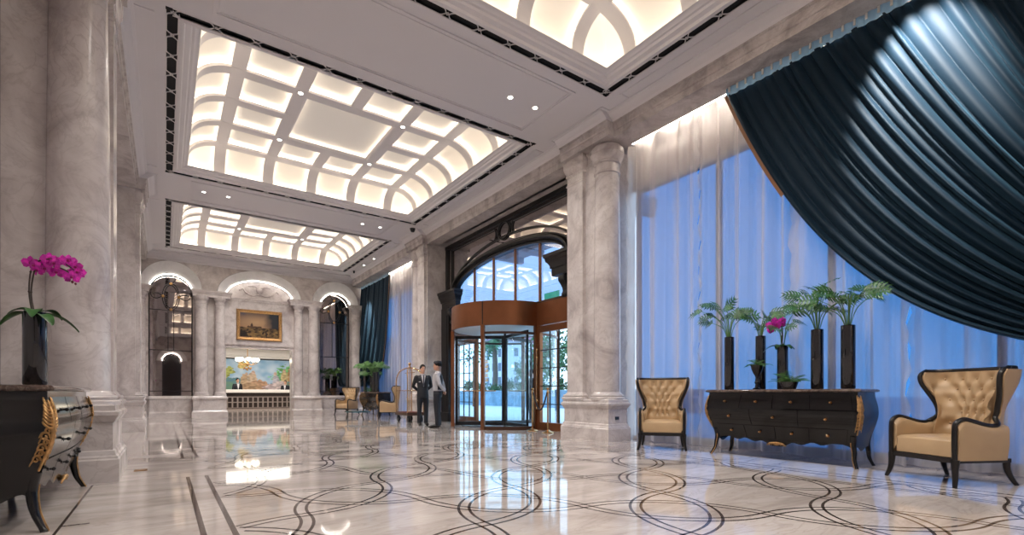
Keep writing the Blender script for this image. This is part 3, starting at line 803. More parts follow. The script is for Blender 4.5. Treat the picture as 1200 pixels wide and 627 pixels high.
def mural(u, v):
    s = .5 + .5 * nz(u * 2, v, 3, 1) + .35 * nz(u * 2, v, 8, 2)
    c = mixc((.16, .36, .58), (.70, .78, .84), s * .9)
    c = mixc(c, (.30, .52, .72), v - .6)
    hill = .34 + .10 * math.sin(u * 7 + .5) + .05 * nz(u, 0, 9)
    if v < hill: c = mixc((.10, .22, .32), (.16, .30, .22), (hill - v) / .2 + nz(u, v, 14, 3))
    for cx, cy, rx, ry, col in ((.10, .60, .09, .17, (.20, .22, .06)), (.30, .82, .07, .12, (.35, .28, .10)), (.02, .45, .06, .3, (.08, .14, .12)), (.90, .66, .13, .17, (.10, .26, .10)), (.78, .45, .10, .10, (.12, .30, .16)), (.96, .5, .06, .3, (.24, .14, .07))):
        if math.hypot((u - cx) / rx, (v - cy) / ry) < 1 + .8 * nz(u, v, 18, cx * 10): c = mixc(col, tuple(x * 2.2 for x in col), .5 + nz(u, v, 30, 5))
    for cx, cy, rx, ry, col in ((.33, .30, .055, .24, (.62, .44, .28)), (.35, .55, .020, .05, (.66, .46, .34)), (.43, .34, .06, .26, (.66, .50, .36)), (.44, .60, .022, .055, (.70, .50, .40)), (.52, .20, .12, .16, (.62, .38, .24)), (.40, .14, .12, .12, (.55, .36, .22)),
                                (.74, .34, .05, .20, (.60, .58, .66)), (.735, .57, .020, .05, (.70, .52, .42)), (.74, .14, .16, .12, (.72, .58, .60)), (.86, .40, .05, .24, (.70, .56, .30)), (.86, .66, .021, .055, (.66, .46, .36)), (.80, .20, .10, .13, (.74, .62, .62))):
        if math.hypot((u - cx) / rx, (v - cy) / ry) < 1 + .35 * nz(u, v, 20, cy * 9): c = mixc(col, tuple(x * .55 for x in col), .5 + 1.1 * nz(u, v, 26, 8))
    return tuple(max(.01, min(.9, x)) for x in c)
mo = thing('mural', 'wide painted mural of clouds, trees and seated figures behind the bar', 'mural', (4.7, 33.88, 1.0))
colour_grid('picture', mural, -2.1, 2.1, .05, 2.0, 170, 80, 'paint', mo, -.03)
mf = MB(); mf.rings(-2.16, 2.16, .0, 2.05, [(0, .02), (0, -.06), (-.05, -.06), (-.05, -.02)], False, False); mf.v = [(x, z, y) for x, y, z in mf.v]
mf.build('frame', 'bar_dark', mo, smooth=0)
bt = thing('bar_counter', 'dark bar with pale lattice front and white stone top', 'bar', (4.4, 31.6, 0))
MB().box(-2.1, 2.1, 0, .6, 0, .96).build('body', 'bar_dark', bt, smooth=0)
bc = MB(); bc.rings(-2.2, 2.2, -.14, .7, [(-.02, .965), (0, .98), (0, 1.13), (-.02, 1.145)]); bc.build('counter_top', 'counter', bt, smooth=0)
bl = MB()
for z in (.10, .40, .70): bl.box(-2.1, 2.1, -.04, 0, z, z + (.05 if z > .2 else .03))
for k in range(17): bl.box(-2.1 + k * .258, -2.1 + k * .258 + .07, -.035, 0, .12, .73)
bl.box(-2.1, 2.1, -.05, 0, 0, .07, 0)
bl.build('lattice', 'bar_grid', bt, smooth=0)
ch = thing('chandelier', 'lit multi-arm chandelier hanging before the mural', 'chandelier', (3.42, 28, 2.62))
c1 = MB(); c1.tube([(0, 0, .98), (0, 0, -.1)], .02, 8); c1.lathe([(.0, -.32), (.05, -.28), (.09, -.2), (.05, -.12), (.10, -.05), (.06, .05), (.03, .12)], 14)
for k in range(8):
    a = 2 * PI * k / 8; c1.tube(curve([(0, 0, -.12), (.2 * math.cos(a), .2 * math.sin(a), -.26), (.40 * math.cos(a), .40 * math.sin(a), -.18), (.44 * math.cos(a), .44 * math.sin(a), -.08)], 5), .012, 6)
c1.build('arms', 'gold', ch)
for k in range(8):
    a = 2 * PI * k / 8
    MB().lathe([(.02, -.08), (.06, -.07), (.10, -.02), (.11, .05), (.08, .09), (.0, .10)], 10, (.44 * math.cos(a), .44 * math.sin(a), 0)).build('lamp_shade', 'chand', ch)
c2 = MB()
for k in range(10):
    a = 2 * PI * k / 10; c2.ball((.16 * math.cos(a), .16 * math.sin(a), -.40 - .05 * (k % 2)), .035, 6, (1, 1, 1.6))
c2.ball((0, 0, -.5), .05, 6); c2.build('crystal_drops', 'gold', ch)
# ------------------------------------------------------------------ entrance: revolving door, side doors, arched transom
DX, DY, DR = 7.85, 11.45, 1.5
ZB0, ZB1 = 2.66, 3.28
rd = thing('door_1', 'revolving glass door with a curved copper canopy band', 'revolving door', (DX, DY, 0), kind='structure')
def pol(r, a, z): return (r * math.cos(a), r * math.sin(a), z)      # angle pi looks into the lobby
b = MB()
def arcwall(mb, r0, r1, z0, z1, a0, a1, n=40):
    k = len(mb.v)
    for i in range(n + 1):
        a = lerp(a0, a1, i / n)
        mb.v += [pol(r0, a, z0), pol(r1, a, z0), pol(r1, a, z1), pol(r0, a, z1)]
    for i in range(n):
        for j in range(4):
            j2 = (j + 1) % 4
            mb.f.append((k + 4 * i + j, k + 4 * i + j2, k + 4 * i + 4 + j2, k + 4 * i + 4 + j)); mb.fm.append(0)
    mb.f.append((k, k + 1, k + 2, k + 3)); mb.fm.append(0); e = k + 4 * n; mb.f.append((e + 3, e + 2, e + 1, e)); mb.fm.append(0)
SEAM = [math.radians(180 - 33), math.radians(180 + 33)]
ANG = [PI / 2, SEAM[0], SEAM[1], 1.5 * PI]
for a0, a1 in zip(ANG, ANG[1:]):
    arcwall(b, DR - .06, DR, ZB0, ZB1, a0 + .006, a1 - .006)
arcwall(b, DR - .06, DR, ZB0, ZB1, -PI / 2, PI / 2)
b.build('canopy_band', 'copper', rd, smooth=35)
b = MB(); arcwall(b, 0.02, DR - .05, ZB0 + .02, ZB0 + .06, 0, 2 * PI, 48); arcwall(b, 0.02, DR - .05, ZB1 - .05, ZB1 - .02, 0, 2 * PI, 48)
b.build('canopy_soffit', 'white_wall', rd, smooth=35)
for a in (SEAM[0], SEAM[1], PI / 2 + .03, 1.5 * PI - .03, math.radians(33), -math.radians(33)):
    m = MB(); m.box(-.045, .045, -.045, .045, 0, ZB0 + .02)
    m.box(-.05, .05, -.05, .05, 0, .10)
    m.xf(Matrix.Translation(pol(DR - .03, a, 0)) @ Matrix.Rotation(a, 4, 'Z'))
    m.build('post', 'copper', rd, smooth=0)
for a in (SEAM[1],):
    MB().beam(pol(DR + .003, a, ZB0), pol(DR + .003, a, ZB1), .03, .01).build('seam', 'black_metal', rd, smooth=0)
for a0, a1 in ((PI / 2, SEAM[0]), (SEAM[1], 1.5 * PI), (-PI / 2, -math.radians(33)), (math.radians(33), PI / 2)):
    g = MB(); arcwall(g, DR - .05, DR - .04, .08, ZB0, a0, a1, 16); g.build('curved_glass', 'door_glass', rd, smooth=35)
    g = MB(); arcwall(g, DR - .07, DR - .01, 0, .09, a0, a1, 16); arcwall(g, DR - .06, DR - .02, 2.44, 2.50, a0, a1, 16); g.build('kick_rail', 'copper_dark', rd, smooth=35)
MB().tube([(0, 0, 0), (0, 0, ZB0)], .035, 10).build('axle', 'black_metal', rd)
for k in range(3):
    a = math.radians(-99.9 + 120 * k)
    f = MB(); L = DR - .09
    for rr in (.06, L - .03): f.box(rr - .03, rr + .03, -.022, .022, .03, 2.56)
    f.box(.06, L, -.022, .022, .03, .13); f.box(.06, L, -.022, .022, 2.47, 2.56)
    f.xf(Matrix.Rotation(a, 4, 'Z')); wf = f.build('door_wing', 'black_metal', rd, smooth=0)
    g = MB(); g.box(.09, L - .06, -.004, .004, .13, 2.47); g.xf(Matrix.Rotation(a, 4, 'Z')); g.build('wing_glass', 'door_glass', wf, smooth=0)
    h = MB(); h.tube([(.25, .05, 1.0), (L - .2, .05, 1.0)], .016, 8); h.tube([(.3, 0, 1.0), (.3, .05, 1.0)], .01, 6); h.tube([(L - .25, 0, 1.0), (L - .25, .05, 1.0)], .01, 6)
    h.xf(Matrix.Rotation(a, 4, 'Z')); h.build('push_bar', 'brass', wf)
# yellow film characters on the glass, as illegible strokes
ys_ = MB()
for k in range(5):
    z = 1.73 - k * .115
    for dy, dz, L_, vert in ((0, .035, .07, 0), (0, -.03, .08, 0), (0, 0, .08, 1), (-.025, -.01, .045, 1), (.028, .0, .05, 0)):
        if vert: ys_.box(-.004, 0, dy - .008, dy + .008, z + dz - L_ / 2, z + dz + L_ / 2)
        else: ys_.box(-.004, 0, dy - L_ / 2, dy + L_ / 2, z + dz - .008, z + dz + .008)
ys_.xf(Matrix.Rotation(math.radians(217), 4, 'Z') @ Matrix.Translation((DR - .034, 0, 0)))
st = ys_.build('window_sticker', 'sticker', None, smooth=0, loc=(DX, DY, 0)); tag(st, 'vertical strip of yellow characters on the revolving door glass', 'sticker')
# flat copper fascia and side doors
def side_door(nm, label, s):
    t = thing(nm, label, 'door', (DX, DY + s * 2.15, 0), kind='structure')
    f = MB(); y0, y1 = -.66, .80
    if s < 0: y0, y1 = -.80, .66
    f.box(-.05, .05, y0, y1, ZB0, ZB1); f.build('fascia', 'copper', t, smooth=0)
    f = MB()
    w0, w1 = (-.60, .62) if s > 0 else (-.62, .60)
    f.box(-.05, .05, w0 - .05, w0 + .09, 0, ZB0); f.box(-.05, .05, w1 - .09, w1 + .05, 0, ZB0)
    f.box(-.045, .045, w0, w1, 2.48, ZB0 - .02); f.box(-.045, .045, w0, w1, 0, .20)
    f.build('door_frame', 'copper', t, smooth=0, bevel=.006)
    g = MB()
    for k in range(1, 3): y = lerp(w0 + .09, w1 - .09, k / 3); g.box(-.015, .015, y - .014, y + .014, .2, 2.48)
    for k in range(1, 5): z = lerp(.2, 2.48, k / 5); g.box(-.013, .013, w0 + .09, w1 - .09, z - .012, z + .012)
    g.build('glazing_bar', 'black_metal', t, smooth=0)
    g = MB(); g.box(-.004, .004, w0 + .09, w1 - .09, .2, 2.48); g.build('pane', 'door_glass', t, smooth=0)
    h = MB(); y = (w0 + .03) if s > 0 else (w1 - .03)
    h.tube([(-.10, y, .55), (-.10, y, 2.05)], .018, 8); h.tube([(-.10, y, .7), (-.04, y, .7)], .012, 6); h.tube([(-.10, y, 1.9), (-.04, y, 1.9)], .012, 6)
    for z in (.55, .75, 1.85, 2.05): h.ball((-.10, y, z), .032, 8)
    h.build('pull_handle', 'brass', t)
side_door('door_2', 'copper-framed side door with gridded glass right of the revolving door', -1)
side_door('door_3', 'copper-framed side door with gridded glass left of the revolving door', 1)
# arched transom
tw = thing('window_3', 'dark arched transom window with ring motif above the revolving door', 'window', (DX, DY, 0), kind='structure')
HB = 3.44                                               # half bay
def ell(hw, zs, rise, n=48, a0=0): return [(hw * math.cos(PI - PI * k / n), zs + rise * math.sin(PI - PI * k / n)) for k in range(n + 1)]
inner = ell(2.66, 4.28, .60)
g = MB(); g.prism([(-2.66, ZB1 - .02), (2.66, ZB1 - .02)] + list(reversed(inner)), 'x', .0, .012); g.build('arch_pane', 'transom_glass', tw, smooth=0)
g = MB()
o_in = ell(2.80, 4.28, .74)
for (ya, za), (yb, zb) in zip(o_in, o_in[1:]): g.add([(-.02, ya, za), (-.02, yb, zb), (-.02, yb, 5.86), (-.02, ya, 5.86)], [(0, 1, 2, 3)])
g.add([(-.02, -HB, 4.2), (-.02, -2.80, 4.2), (-.02, -2.80, 5.86), (-.02, -HB, 5.86)], [(0, 1, 2, 3)]); g.add([(-.02, HB, 4.2), (-.02, 2.80, 4.2), (-.02, 2.80, 5.86), (-.02, HB, 5.86)], [(0, 1, 2, 3)])
g.build('spandrel_pane', 'smoke_glass', tw, smooth=0, fixn=False)
def ell_frames(hw, zs, rise, n=56):
    P = ell(hw, zs, rise, n); out = []
    for i, (y, z) in enumerate(P):
        a = Vector(P[max(i - 1, 0)]); c = Vector(P[min(i + 1, n)]); t_ = (c - a).normalized(); nr = Vector((0, -t_.y, t_.x))
        out.append((V(0, y, z), V(-1, 0, 0), nr))
    return out
m = MB()
m.strip(ell_frames(2.66, 4.28, .60), [(-.05, 0), (.10, 0), (.13, .04), (.10, .065), (.16, .10), (.20, .13), (.20, .18), (.16, .205), (.12, .215), (.12, .25), (-.05, .25)])
m.build('arch_moulding', 'black_metal', tw, smooth=40)
m = MB(); m.strip(ell_frames(3.02, 4.28, 1.08), [(.01, -.025), (.06, -.025), (.06, .025), (.01, .025)])
m.build('thin_arch', 'black_metal', tw, smooth=40)
m = MB()
for z0, z1 in ((5.76, 5.87),): m.box(-.10, .03, -HB, HB, z0, z1)
for s_ in (-1, 1):
    m.box(-.08, .03, s_ * HB - (.10 if s_ > 0 else 0), s_ * HB + (0 if s_ > 0 else .10), 4.2, 5.87)
    m.box(-.07, -.02, s_ * 3.05 - .025, s_ * 3.05 + .025, 4.3, 5.70)
    m.box(-.07, -.02, min(s_ * .46, s_ * 3.05), max(s_ * .46, s_ * 3.05), 5.66, 5.71)
    m.tube(curve([(-.045, s_ * .46, 5.69), (-.045, s_ * .40, 5.58), (-.045, s_ * .40, 5.48), (-.045, s_ * .47, 5.33)], 8), .025, 6)
m.tube([(-.045, .28 * math.cos(2 * PI * k / 36), 5.53 + .28 * math.sin(2 * PI * k / 36) * .85) for k in range(36)], .035, 8, closed=True)
m.build('ring_motif', 'black_metal', tw, smooth=40)
for y in (-1.62, -.54, .54, 1.62):
    zt = 4.28 + .60 * math.sqrt(1 - (y / 2.66) ** 2)
    MB().box(-.05, .0, y - .03, y + .03, ZB1, zt).build('mullion', 'copper', tw, smooth=0)
MB().box(-.06, .04, -HB, HB, ZB1 - .05, ZB1).build('transom_bar', 'copper_dark', tw, smooth=0)
# black pilasters carrying the cornice blocks
def black_pilaster(label, s):
    t = thing('black_pilaster', label, 'pilaster', (DX, DY + s * 3.13, 0))
    p = MB(); y0, y1 = (-.20, .31) if s > 0 else (-.31, .20)
    p.box(-.24, -.06, y0, y1, 0, 3.75); p.box(-.28, -.06, y0 - .02, y1 + .0, 0, .3); p.box(-.255, -.06, y0 + .1, y1 - .1, .5, 3.5)
    p.build('pilaster_shaft', 'black_metal', t, smooth=0)
    c0, c1 = (-.80, .27) if s > 0 else (-.27, .80)
    c = MB(); c.rings(-.24, -.06, c0 + .12, c1, [(0, 3.75), (.0, 3.92), (.03, 3.93), (.03, 3.99), (.07, 4.06), (.11, 4.10), (.12, 4.17), (.15, 4.20), (.15, 4.27), (.02, 4.29)])
    if s > 0: c.v = [(min(x, -.055), min(y, .315), z) for x, y, z in c.v]
    else: c.v = [(min(x, -.055), max(y, -.315), z) for x, y, z in c.v]
    c.build('cornice_block', 'black_metal', t, smooth=30)
    k = MB(); yy = -.36 * s
    prof = curve([(-.16, 3.75, 0), (-.30, 3.70, 0), (-.32, 3.58, 0), (-.24, 3.48, 0), (-.18, 3.36, 0), (-.22, 3.26, 0), (-.17, 3.20, 0), (-.10, 3.24, 0)], 6)
    k.prism([(q.x, q.y) for q in prof] + [(-.06, 3.24), (-.06, 3.75)], 'y', yy - .10, yy + .10); k.build('scroll_bracket', 'black_metal', t, smooth=40)
black_pilaster('black pilaster with heavy cornice block at the right of the revolving door', -1)
black_pilaster('black pilaster with heavy cornice block at the left of the revolving door', 1)
ex = MB(); ex.box(7.872, 7.89, 9.15, 9.72, 3.282, 3.46)
tag(ex.build('exit_sign', 'exit_green', smooth=0), 'green-lit sign behind the transom glass at the right of the entrance', 'sign')
# rope posts
def rope_post(x, y, label):
    t = thing('rope_post', label, 'stanchion', (x, y, 0), 0, 'brass rope posts by the side door')
    MB().lathe([(.155, 0), (.155, .012), (.14, .025), (.06, .05), (.03, .075), (.0, .08)], 24).build('base', 'brass', t)
    MB().lathe([(.022, .05), (.022, .93), (.032, .94), (.034, .97), (.022, .985), (.018, 1.0), (.034, 1.03), (.030, 1.06), (.0, 1.075)], 16).build('post', 'brass', t)
    return t
rope_post(7.42, 9.62, 'brass rope post just right of the revolving door opening')
rope_post(7.36, 8.95, 'brass rope post nearest the big marble column')
rp = MB(); rp.tube([(lerp(7.418, 7.362, k / 14), lerp(9.585, 8.985, k / 14) , .95 - .42 * math.sin(PI * k / 14)) for k in range(15)], .018, 8)
tag(rp.build('barrier_rope', 'rope'), 'dark rope sagging between the two brass posts', 'rope')
tag(MB().rings(7.0, 7.65, 10.45, 12.45, [(0, .001), (0, .012), (-.02, .016)]).build('door_mat', 'plate', smooth=0), 'dark mat at the foot of the revolving door', 'mat')

# ------------------------------------------------------------------ windows and sheers
def window(nm, label, y0, y1, n):
    t = thing(nm, label, 'window', (7.97, (y0 + y1) / 2, 0), kind='structure'); h = (y1 - y0) / 2
    MB().box(-.005, .005, -h, h, .06, 5.1).build('pane', 'win_glass', t, smooth=0)
    f = MB()
    for k in range(n + 1): y = lerp(-h, h, k / n); f.box(-.05, .05, y - .035, y + .035, .06, 5.1)
    for z in (.09, 5.06): f.box(-.045, .045, -h, h, z - .035, z + .035)
    f.build('window_frame', 'win_bar', t, smooth=0)
window('window_1', 'tall blue window behind the near sheer curtains', -2.2, 6.75, 5)
window('window_2', 'tall blue window behind the far sheer curtain', 16.1, 22.5, 4)
def sheer(label, y0, y1, seed, grp=None, folds=None):
    rnd = random.Random(seed); L = y1 - y0; n = max(60, int(L * 64)); nz_ = 40
    ph = [rnd.uniform(0, 6.28) for _ in range(6)]
    kf = folds or 4.6
    def fn(a, b):
        y = lerp(y0, y1, a); z = lerp(6.02, .015, b); s = a * L
        w = s + .11 * math.sin(s * 2.3 + ph[0]) + .06 * math.sin(s * 5.1 + ph[1] + b * .6)
        q = math.sin(2 * PI * 2.9 * w + ph[3])
        amp = .062 + .026 * math.sin(s * 1.7 + ph[2]) + .010 * b
        x = 7.74 + amp * (abs(q) ** .7 if q > 0 else -abs(q) ** 1.6) + (.007 + .005 * math.sin(s * 3.1 + ph[5])) * math.sin(2 * PI * 9.3 * w + ph[4] + b)
        edge = min(a, 1 - a) * L
        y += (.025 * math.sin(z * 14 + ph[5]) + .018 * math.sin(z * 8.3)) * math.exp(-(edge / .07) ** 2)      # ruffled hems
        return (x - .13 * (seed % 2) + .03, y, z)
    m = MB(); m.grid(fn, n, nz_)
    o = m.build('sheer_curtain', 'sheer', smooth=180, fixn=False); tag(o, label, 'curtain', grp); return o
sheer('pleated sheer curtain right beside the big marble column, behind the left armchair', 5.15, 6.72, 1)
sheer('pleated sheer curtain behind the tall black vases, left of the swag hem', 3.55, 5.22, 2)
sheer('pleated sheer curtain behind the right half of the black chest', 2.15, 3.62, 3)
sheer('pleated sheer curtain behind the right tan armchair, under the blue swag', -2.1, 2.22, 4)
sheer('far sheer curtain behind the luggage cart and the far drape', 16.2, 22.6, 5)
lc = MB()
for y0, y1 in ((-2.1, 6.60), (16.3, 22.8)): lc.box(7.585, 7.625, y0, y1, 5.892, 5.905)
tl = thing('trim_4', 'recessed light strip along the top of the sheers', 'light strip', (7.6, 6, 5.9), kind='structure')
lc.build('light_strip', 'led_curtain', tl, smooth=0, loc=(-7.6, -6, -5.9))

# ------------------------------------------------------------------ swagged drapes
def swag(label, ytop0, ytop1, ytie, ztie, plead, pin, sref, nf, seed, X=7.49, tie_h=.45):
    rnd = random.Random(seed)
    # irregular fold positions
    fp = [0.0]
    while fp[-1] < 1: fp.append(fp[-1] + rnd.uniform(.55, 1.5) / nf)
    fp = [v / fp[-1] for v in fp]; depth = [rnd.uniform(.45, 1.45) for _ in fp]
    NS, NT = nf * 14, 90
    import bisect
    def fold(s):
        i = max(0, min(len(fp) - 2, bisect.bisect_right(fp, s) - 1)); u = (s - fp[i]) / (fp[i + 1] - fp[i])
        return depth[i] * (abs(math.sin(PI * u)) ** .75) - .45
    def pexp(s):
        if s < sref: return lerp(plead, pin, s / sref)
        return lerp(pin, 1.15, min(1, (s - sref) / (1 - sref)) ** .8)
    def pt(s, t, fd=1.0):
        yt = lerp(ytop0, ytop1, s); q = 1 - t
        zt = ztie + tie_h * s
        y = ytie + (yt - ytie) * q
        F = q ** pexp(s)
        z = zt + (5.765 - zt) * F
        amp = lerp(.045, .155, min(1, t * 2.0)) * fd
        x = X - amp * fold(s + .006 * math.sin(t * 5 + s * 9)) - .10 * math.sin(PI * min(1, t * 1.1)) * (1 - s * .5)
        return V(x, y, z)
    t_ = thing('blue_drape', label, 'drape', (X, ytop0, 0)); loc = (-X, -ytop0, 0)
    def tmap(b):                                       # denser towards the top where the curve bends
        return b
    m = MB(); m.grid(lambda a, b: pt(a, b ** 1.25), NS, NT)
    m.build('cloth', 'drape', t_, smooth=180, fixn=False, loc=loc)
    # bronze border on the leading edge
    m = MB(); m.grid(lambda a, b: pt(.004, (b ** 1.25) * .17) + V(-.012 - .02 * a, (.05 * (1 - a) if ytop0 > ytie else 0), -.02 * (1 - a)), 2, 30)
    m.build('edge_trim', 'drape_trim', t_, smooth=180, fixn=False, loc=loc)
    # pleated header tape with hooks
    h = MB(); h.grid(lambda a, b: (X - .03 + .012 * math.sin(a * nf * 2 * PI), lerp(ytop0, ytop1, a), lerp(SOFF, 5.74, b)), nf * 8, 2)
    h.build('header_tape', 'drape_head', t_, smooth=180, fixn=False, loc=loc)
    hk = None
    for i in range(nf):
        y = lerp(ytop0, ytop1, (i + .5) / nf) - ytop0
        if hk is None: hk = MB().box(-.010, .010, -.012, .012, 0, SOFF - 5.80).build('hook', 'white_wall', t_, smooth=0)
        else:
            h2 = hk.copy(); COL.objects.link(h2); h2.parent = t_; hk_o = h2
        (hk if i == 0 else h2).location = (-.055, y, 5.79)
    return t_
swag('huge dark teal velvet drape swept across the near window in a deep swag', 4.52, -.9, -1.05, 1.22, 3.0, 2.05, .30, 40, 11)
swag('dark teal drape gathered beside the end wall at the far window', 19.2, 22.75, 22.72, 1.25, 9.0, 4.0, .35, 20, 5)
def spot_can(x, y, z, target, power, ang, label):
    t = thing('spotlight', label, 'spotlight', (x, y, z))
    m = MB(); m.lathe([(.03, -.10), (.034, -.10), (.036, -.03), (.05, 0), (.0, 0)], 16); m.build('housing', 'black_metal', t)
    MB().lathe([(0, -.094), (.028, -.094)], 12).build('lens', 'bulb', t, fixn=False)
    add_spot((x, y, z - .12), target, power, ang, .75, (1, .95, .88), t, .03)
spot_can(6.62, 2.0, CEIL, (7.6, 1.95, 4.55), 2300, 52, 'small black ceiling spotlight aimed at the near drape')
spot_can(6.78, 21.6, CEIL, (7.5, 21.4, 3.0), 2600, 38, 'small black ceiling spotlight aimed at the far drape')
cdm = MB(); cdm.lathe([(.0, -.12), (.05, -.11), (.075, -.07), (.08, -.03), (.09, -.02), (.09, 0)], 20)
tag(cdm.build('dome_camera', 'dome', loc=(6.60, 14.95, CEIL)), 'black dome camera on the ceiling before the middle tray corner', 'camera')
# ------------------------------------------------------------------ bombe chests
CH_W = [(.19, .94), (.26, .945), (.34, .955), (.45, .985), (.58, 1.025), (.68, 1.04), (.78, 1.03), (.88, 1.005), (.94, 1.0)]
CH_D = [(.19, .18), (.26, .185), (.34, .20), (.45, .235), (.58, .285), (.68, .305), (.78, .30), (.88, .272), (.94, .268)]
def chest_pt(ux, uy, z):
    w = smooth_tab(CH_W, z); d = smooth_tab(CH_D, z)
    x = ux * w; y = uy * (d if uy < 0 else .27)
    if uy <= -.999: y -= .028 * math.cos(ux * PI * .5) ** 2
    return x, y
def apron(ux, uy):
    if uy <= -.999:
        a = abs(ux)
        return smooth_tab([(0, .195), (.10, .20), (.22, .255), (.34, .235), (.48, .28), (.60, .25), (.74, .285), (.88, .275), (1, .23)], a)
    if uy >= .999: return .24
    return smooth_tab([(0, .23), (.15, .255), (.5, .20), (.85, .255), (1, .23)], (uy + 1) / 2)
def make_chest(label, loc, rz):
    t = thing('bombe_chest', label, 'chest of drawers', loc, rz)
    per = [(lerp(-1, 1, i / 48), -1) for i in range(48)] + [(1, lerp(-1, 1, i / 16)) for i in range(16)] + [(lerp(1, -1, i / 12), 1) for i in range(12)] + [(-1, lerp(1, -1, i / 16)) for i in range(16)]
    NZ = 22; m = MB(); n = len(per)
    for r in range(NZ + 1):
        for ux, uy in per:
            z = lerp(apron(ux, uy), .945, r / NZ); x, y = chest_pt(ux, uy, z); m.v.append((x, y, z))
    for r in range(NZ):
        for i in range(n):
            i2 = (i + 1) % n; m.f.append((r * n + i, r * n + i2, (r + 1) * n + i2, (r + 1) * n + i)); m.fm.append(0)
    m.f.append(tuple(range(NZ * n, NZ * n + n))); m.fm.append(0)
    m.build('body', 'black_lacquer', t, smooth=50)
    # top slab, following the serpentine outline
    m = MB(); prof = [(-.03, .943), (.02, .945), (.035, .952), (.04, .962), (.035, .974), (.02, .985), (.0, .988)]
    for o, z in prof:
        for ux, uy in per:
            x, y = chest_pt(ux, uy, .94); l = 1
            m.v.append((x * (1 + o / 1.0), y + (o if uy > 0 else -o) * (1 if abs(uy) >= .999 else abs(uy)), z))
    for r in range(len(prof) - 1):
        for i in range(n):
            i2 = (i + 1) % n; m.f.append((r * n + i, r * n + i2, (r + 1) * n + i2, (r + 1) * n + i)); m.fm.append(0)
    m.f.append(tuple(range((len(prof) - 1) * n, len(prof) * n))); m.fm.append(0); m.f.append(tuple(reversed(range(n)))); m.fm.append(0)
    m.build('marble_top', 'brown_marble', t, smooth=40)
    for sx in (-1, 1):
        for sy in (-1, 1):
            P = [chest_pt(sx * .96, sy * .90, .40) + (.40,), chest_pt(sx * .97, sy * .93, .30) + (.29,), (sx * .935, sy * (.185 if sy < 0 else .245), .19), (sx * .945, sy * (.205 if sy < 0 else .25), .10), (sx * .985, sy * (.25 if sy < 0 else .27), .0)]
            C = curve(P, 5); R = [lerp(.040, .019, min(1, i / (len(C) - 3))) for i in range(len(C))]; R[-1] = .023
            lg = MB(); lg.tube(C, R, 8); lg.v = [(x, y, max(z, 0)) for x, y, z in lg.v]
            lg.build('leg', 'black_lacquer', t, smooth=60)
            le = MB(); le.tube([V(q.x - sx * .018, q.y + (-.035 if sy < 0 else .03) * (1 - i / len(C) * .5), q.z) for i, q in enumerate(C[4:])], .006, 5)
            le.build('gilt_edge', 'gold', t)
    # drawers
    def drawer(u0, u1, z0, z1, knobs):
        m = MB()
        def P(a, b, o):
            ux, z = lerp(u0, u1, a), lerp(z0, z1, b); x, y = chest_pt(ux, -1, z); return (x, y - o, z)
        k = len(m.v); NU, NV = 10, 5
        m.grid(lambda a, b: P(a, b, .007), NU, NV)
        ring = [(a / NU, 0) for a in range(NU)] + [(1, b / NV) for b in range(NV)] + [(1 - a / NU, 1) for a in range(NU)] + [(0, 1 - b / NV) for b in range(NV)]
        q = len(m.v); L = len(ring)
        for a, b in ring: m.v.append(P(a, b, .007))
        for a, b in ring: m.v.append(P(a, b, -.004))
        for i in range(L):
            i2 = (i + 1) % L; m.f.append((q + i, q + i2, q + L + i2, q + L + i)); m.fm.append(0)
        d = m.build('drawer', 'black_lacquer', t, smooth=40)
        for a in knobs:
            x, y, z = P(a, .5, .007)
            kb = MB(); kb.tube([(x, y, z), (x, y - .022, z)], .007, 8); kb.ball((x, y - .028, z), .014, 8); kb.tube([(x, y, z), (x, y - .004, z)], .017, 10)
            kb.build('knob', 'brass', d)
    for i in range(4): drawer(-.93 + i * .467, -.93 + (i + 1) * .467 - .014, .722, .905, (.5,))
    for i in range(3): drawer(-.95 + i * .637, -.95 + (i + 1) * .637 - .014, .488, .705, (.5,))
    for i in range(4): drawer(-.90 + i * .452, -.90 + (i + 1) * .452 - .014, .295, .472, (.5,))
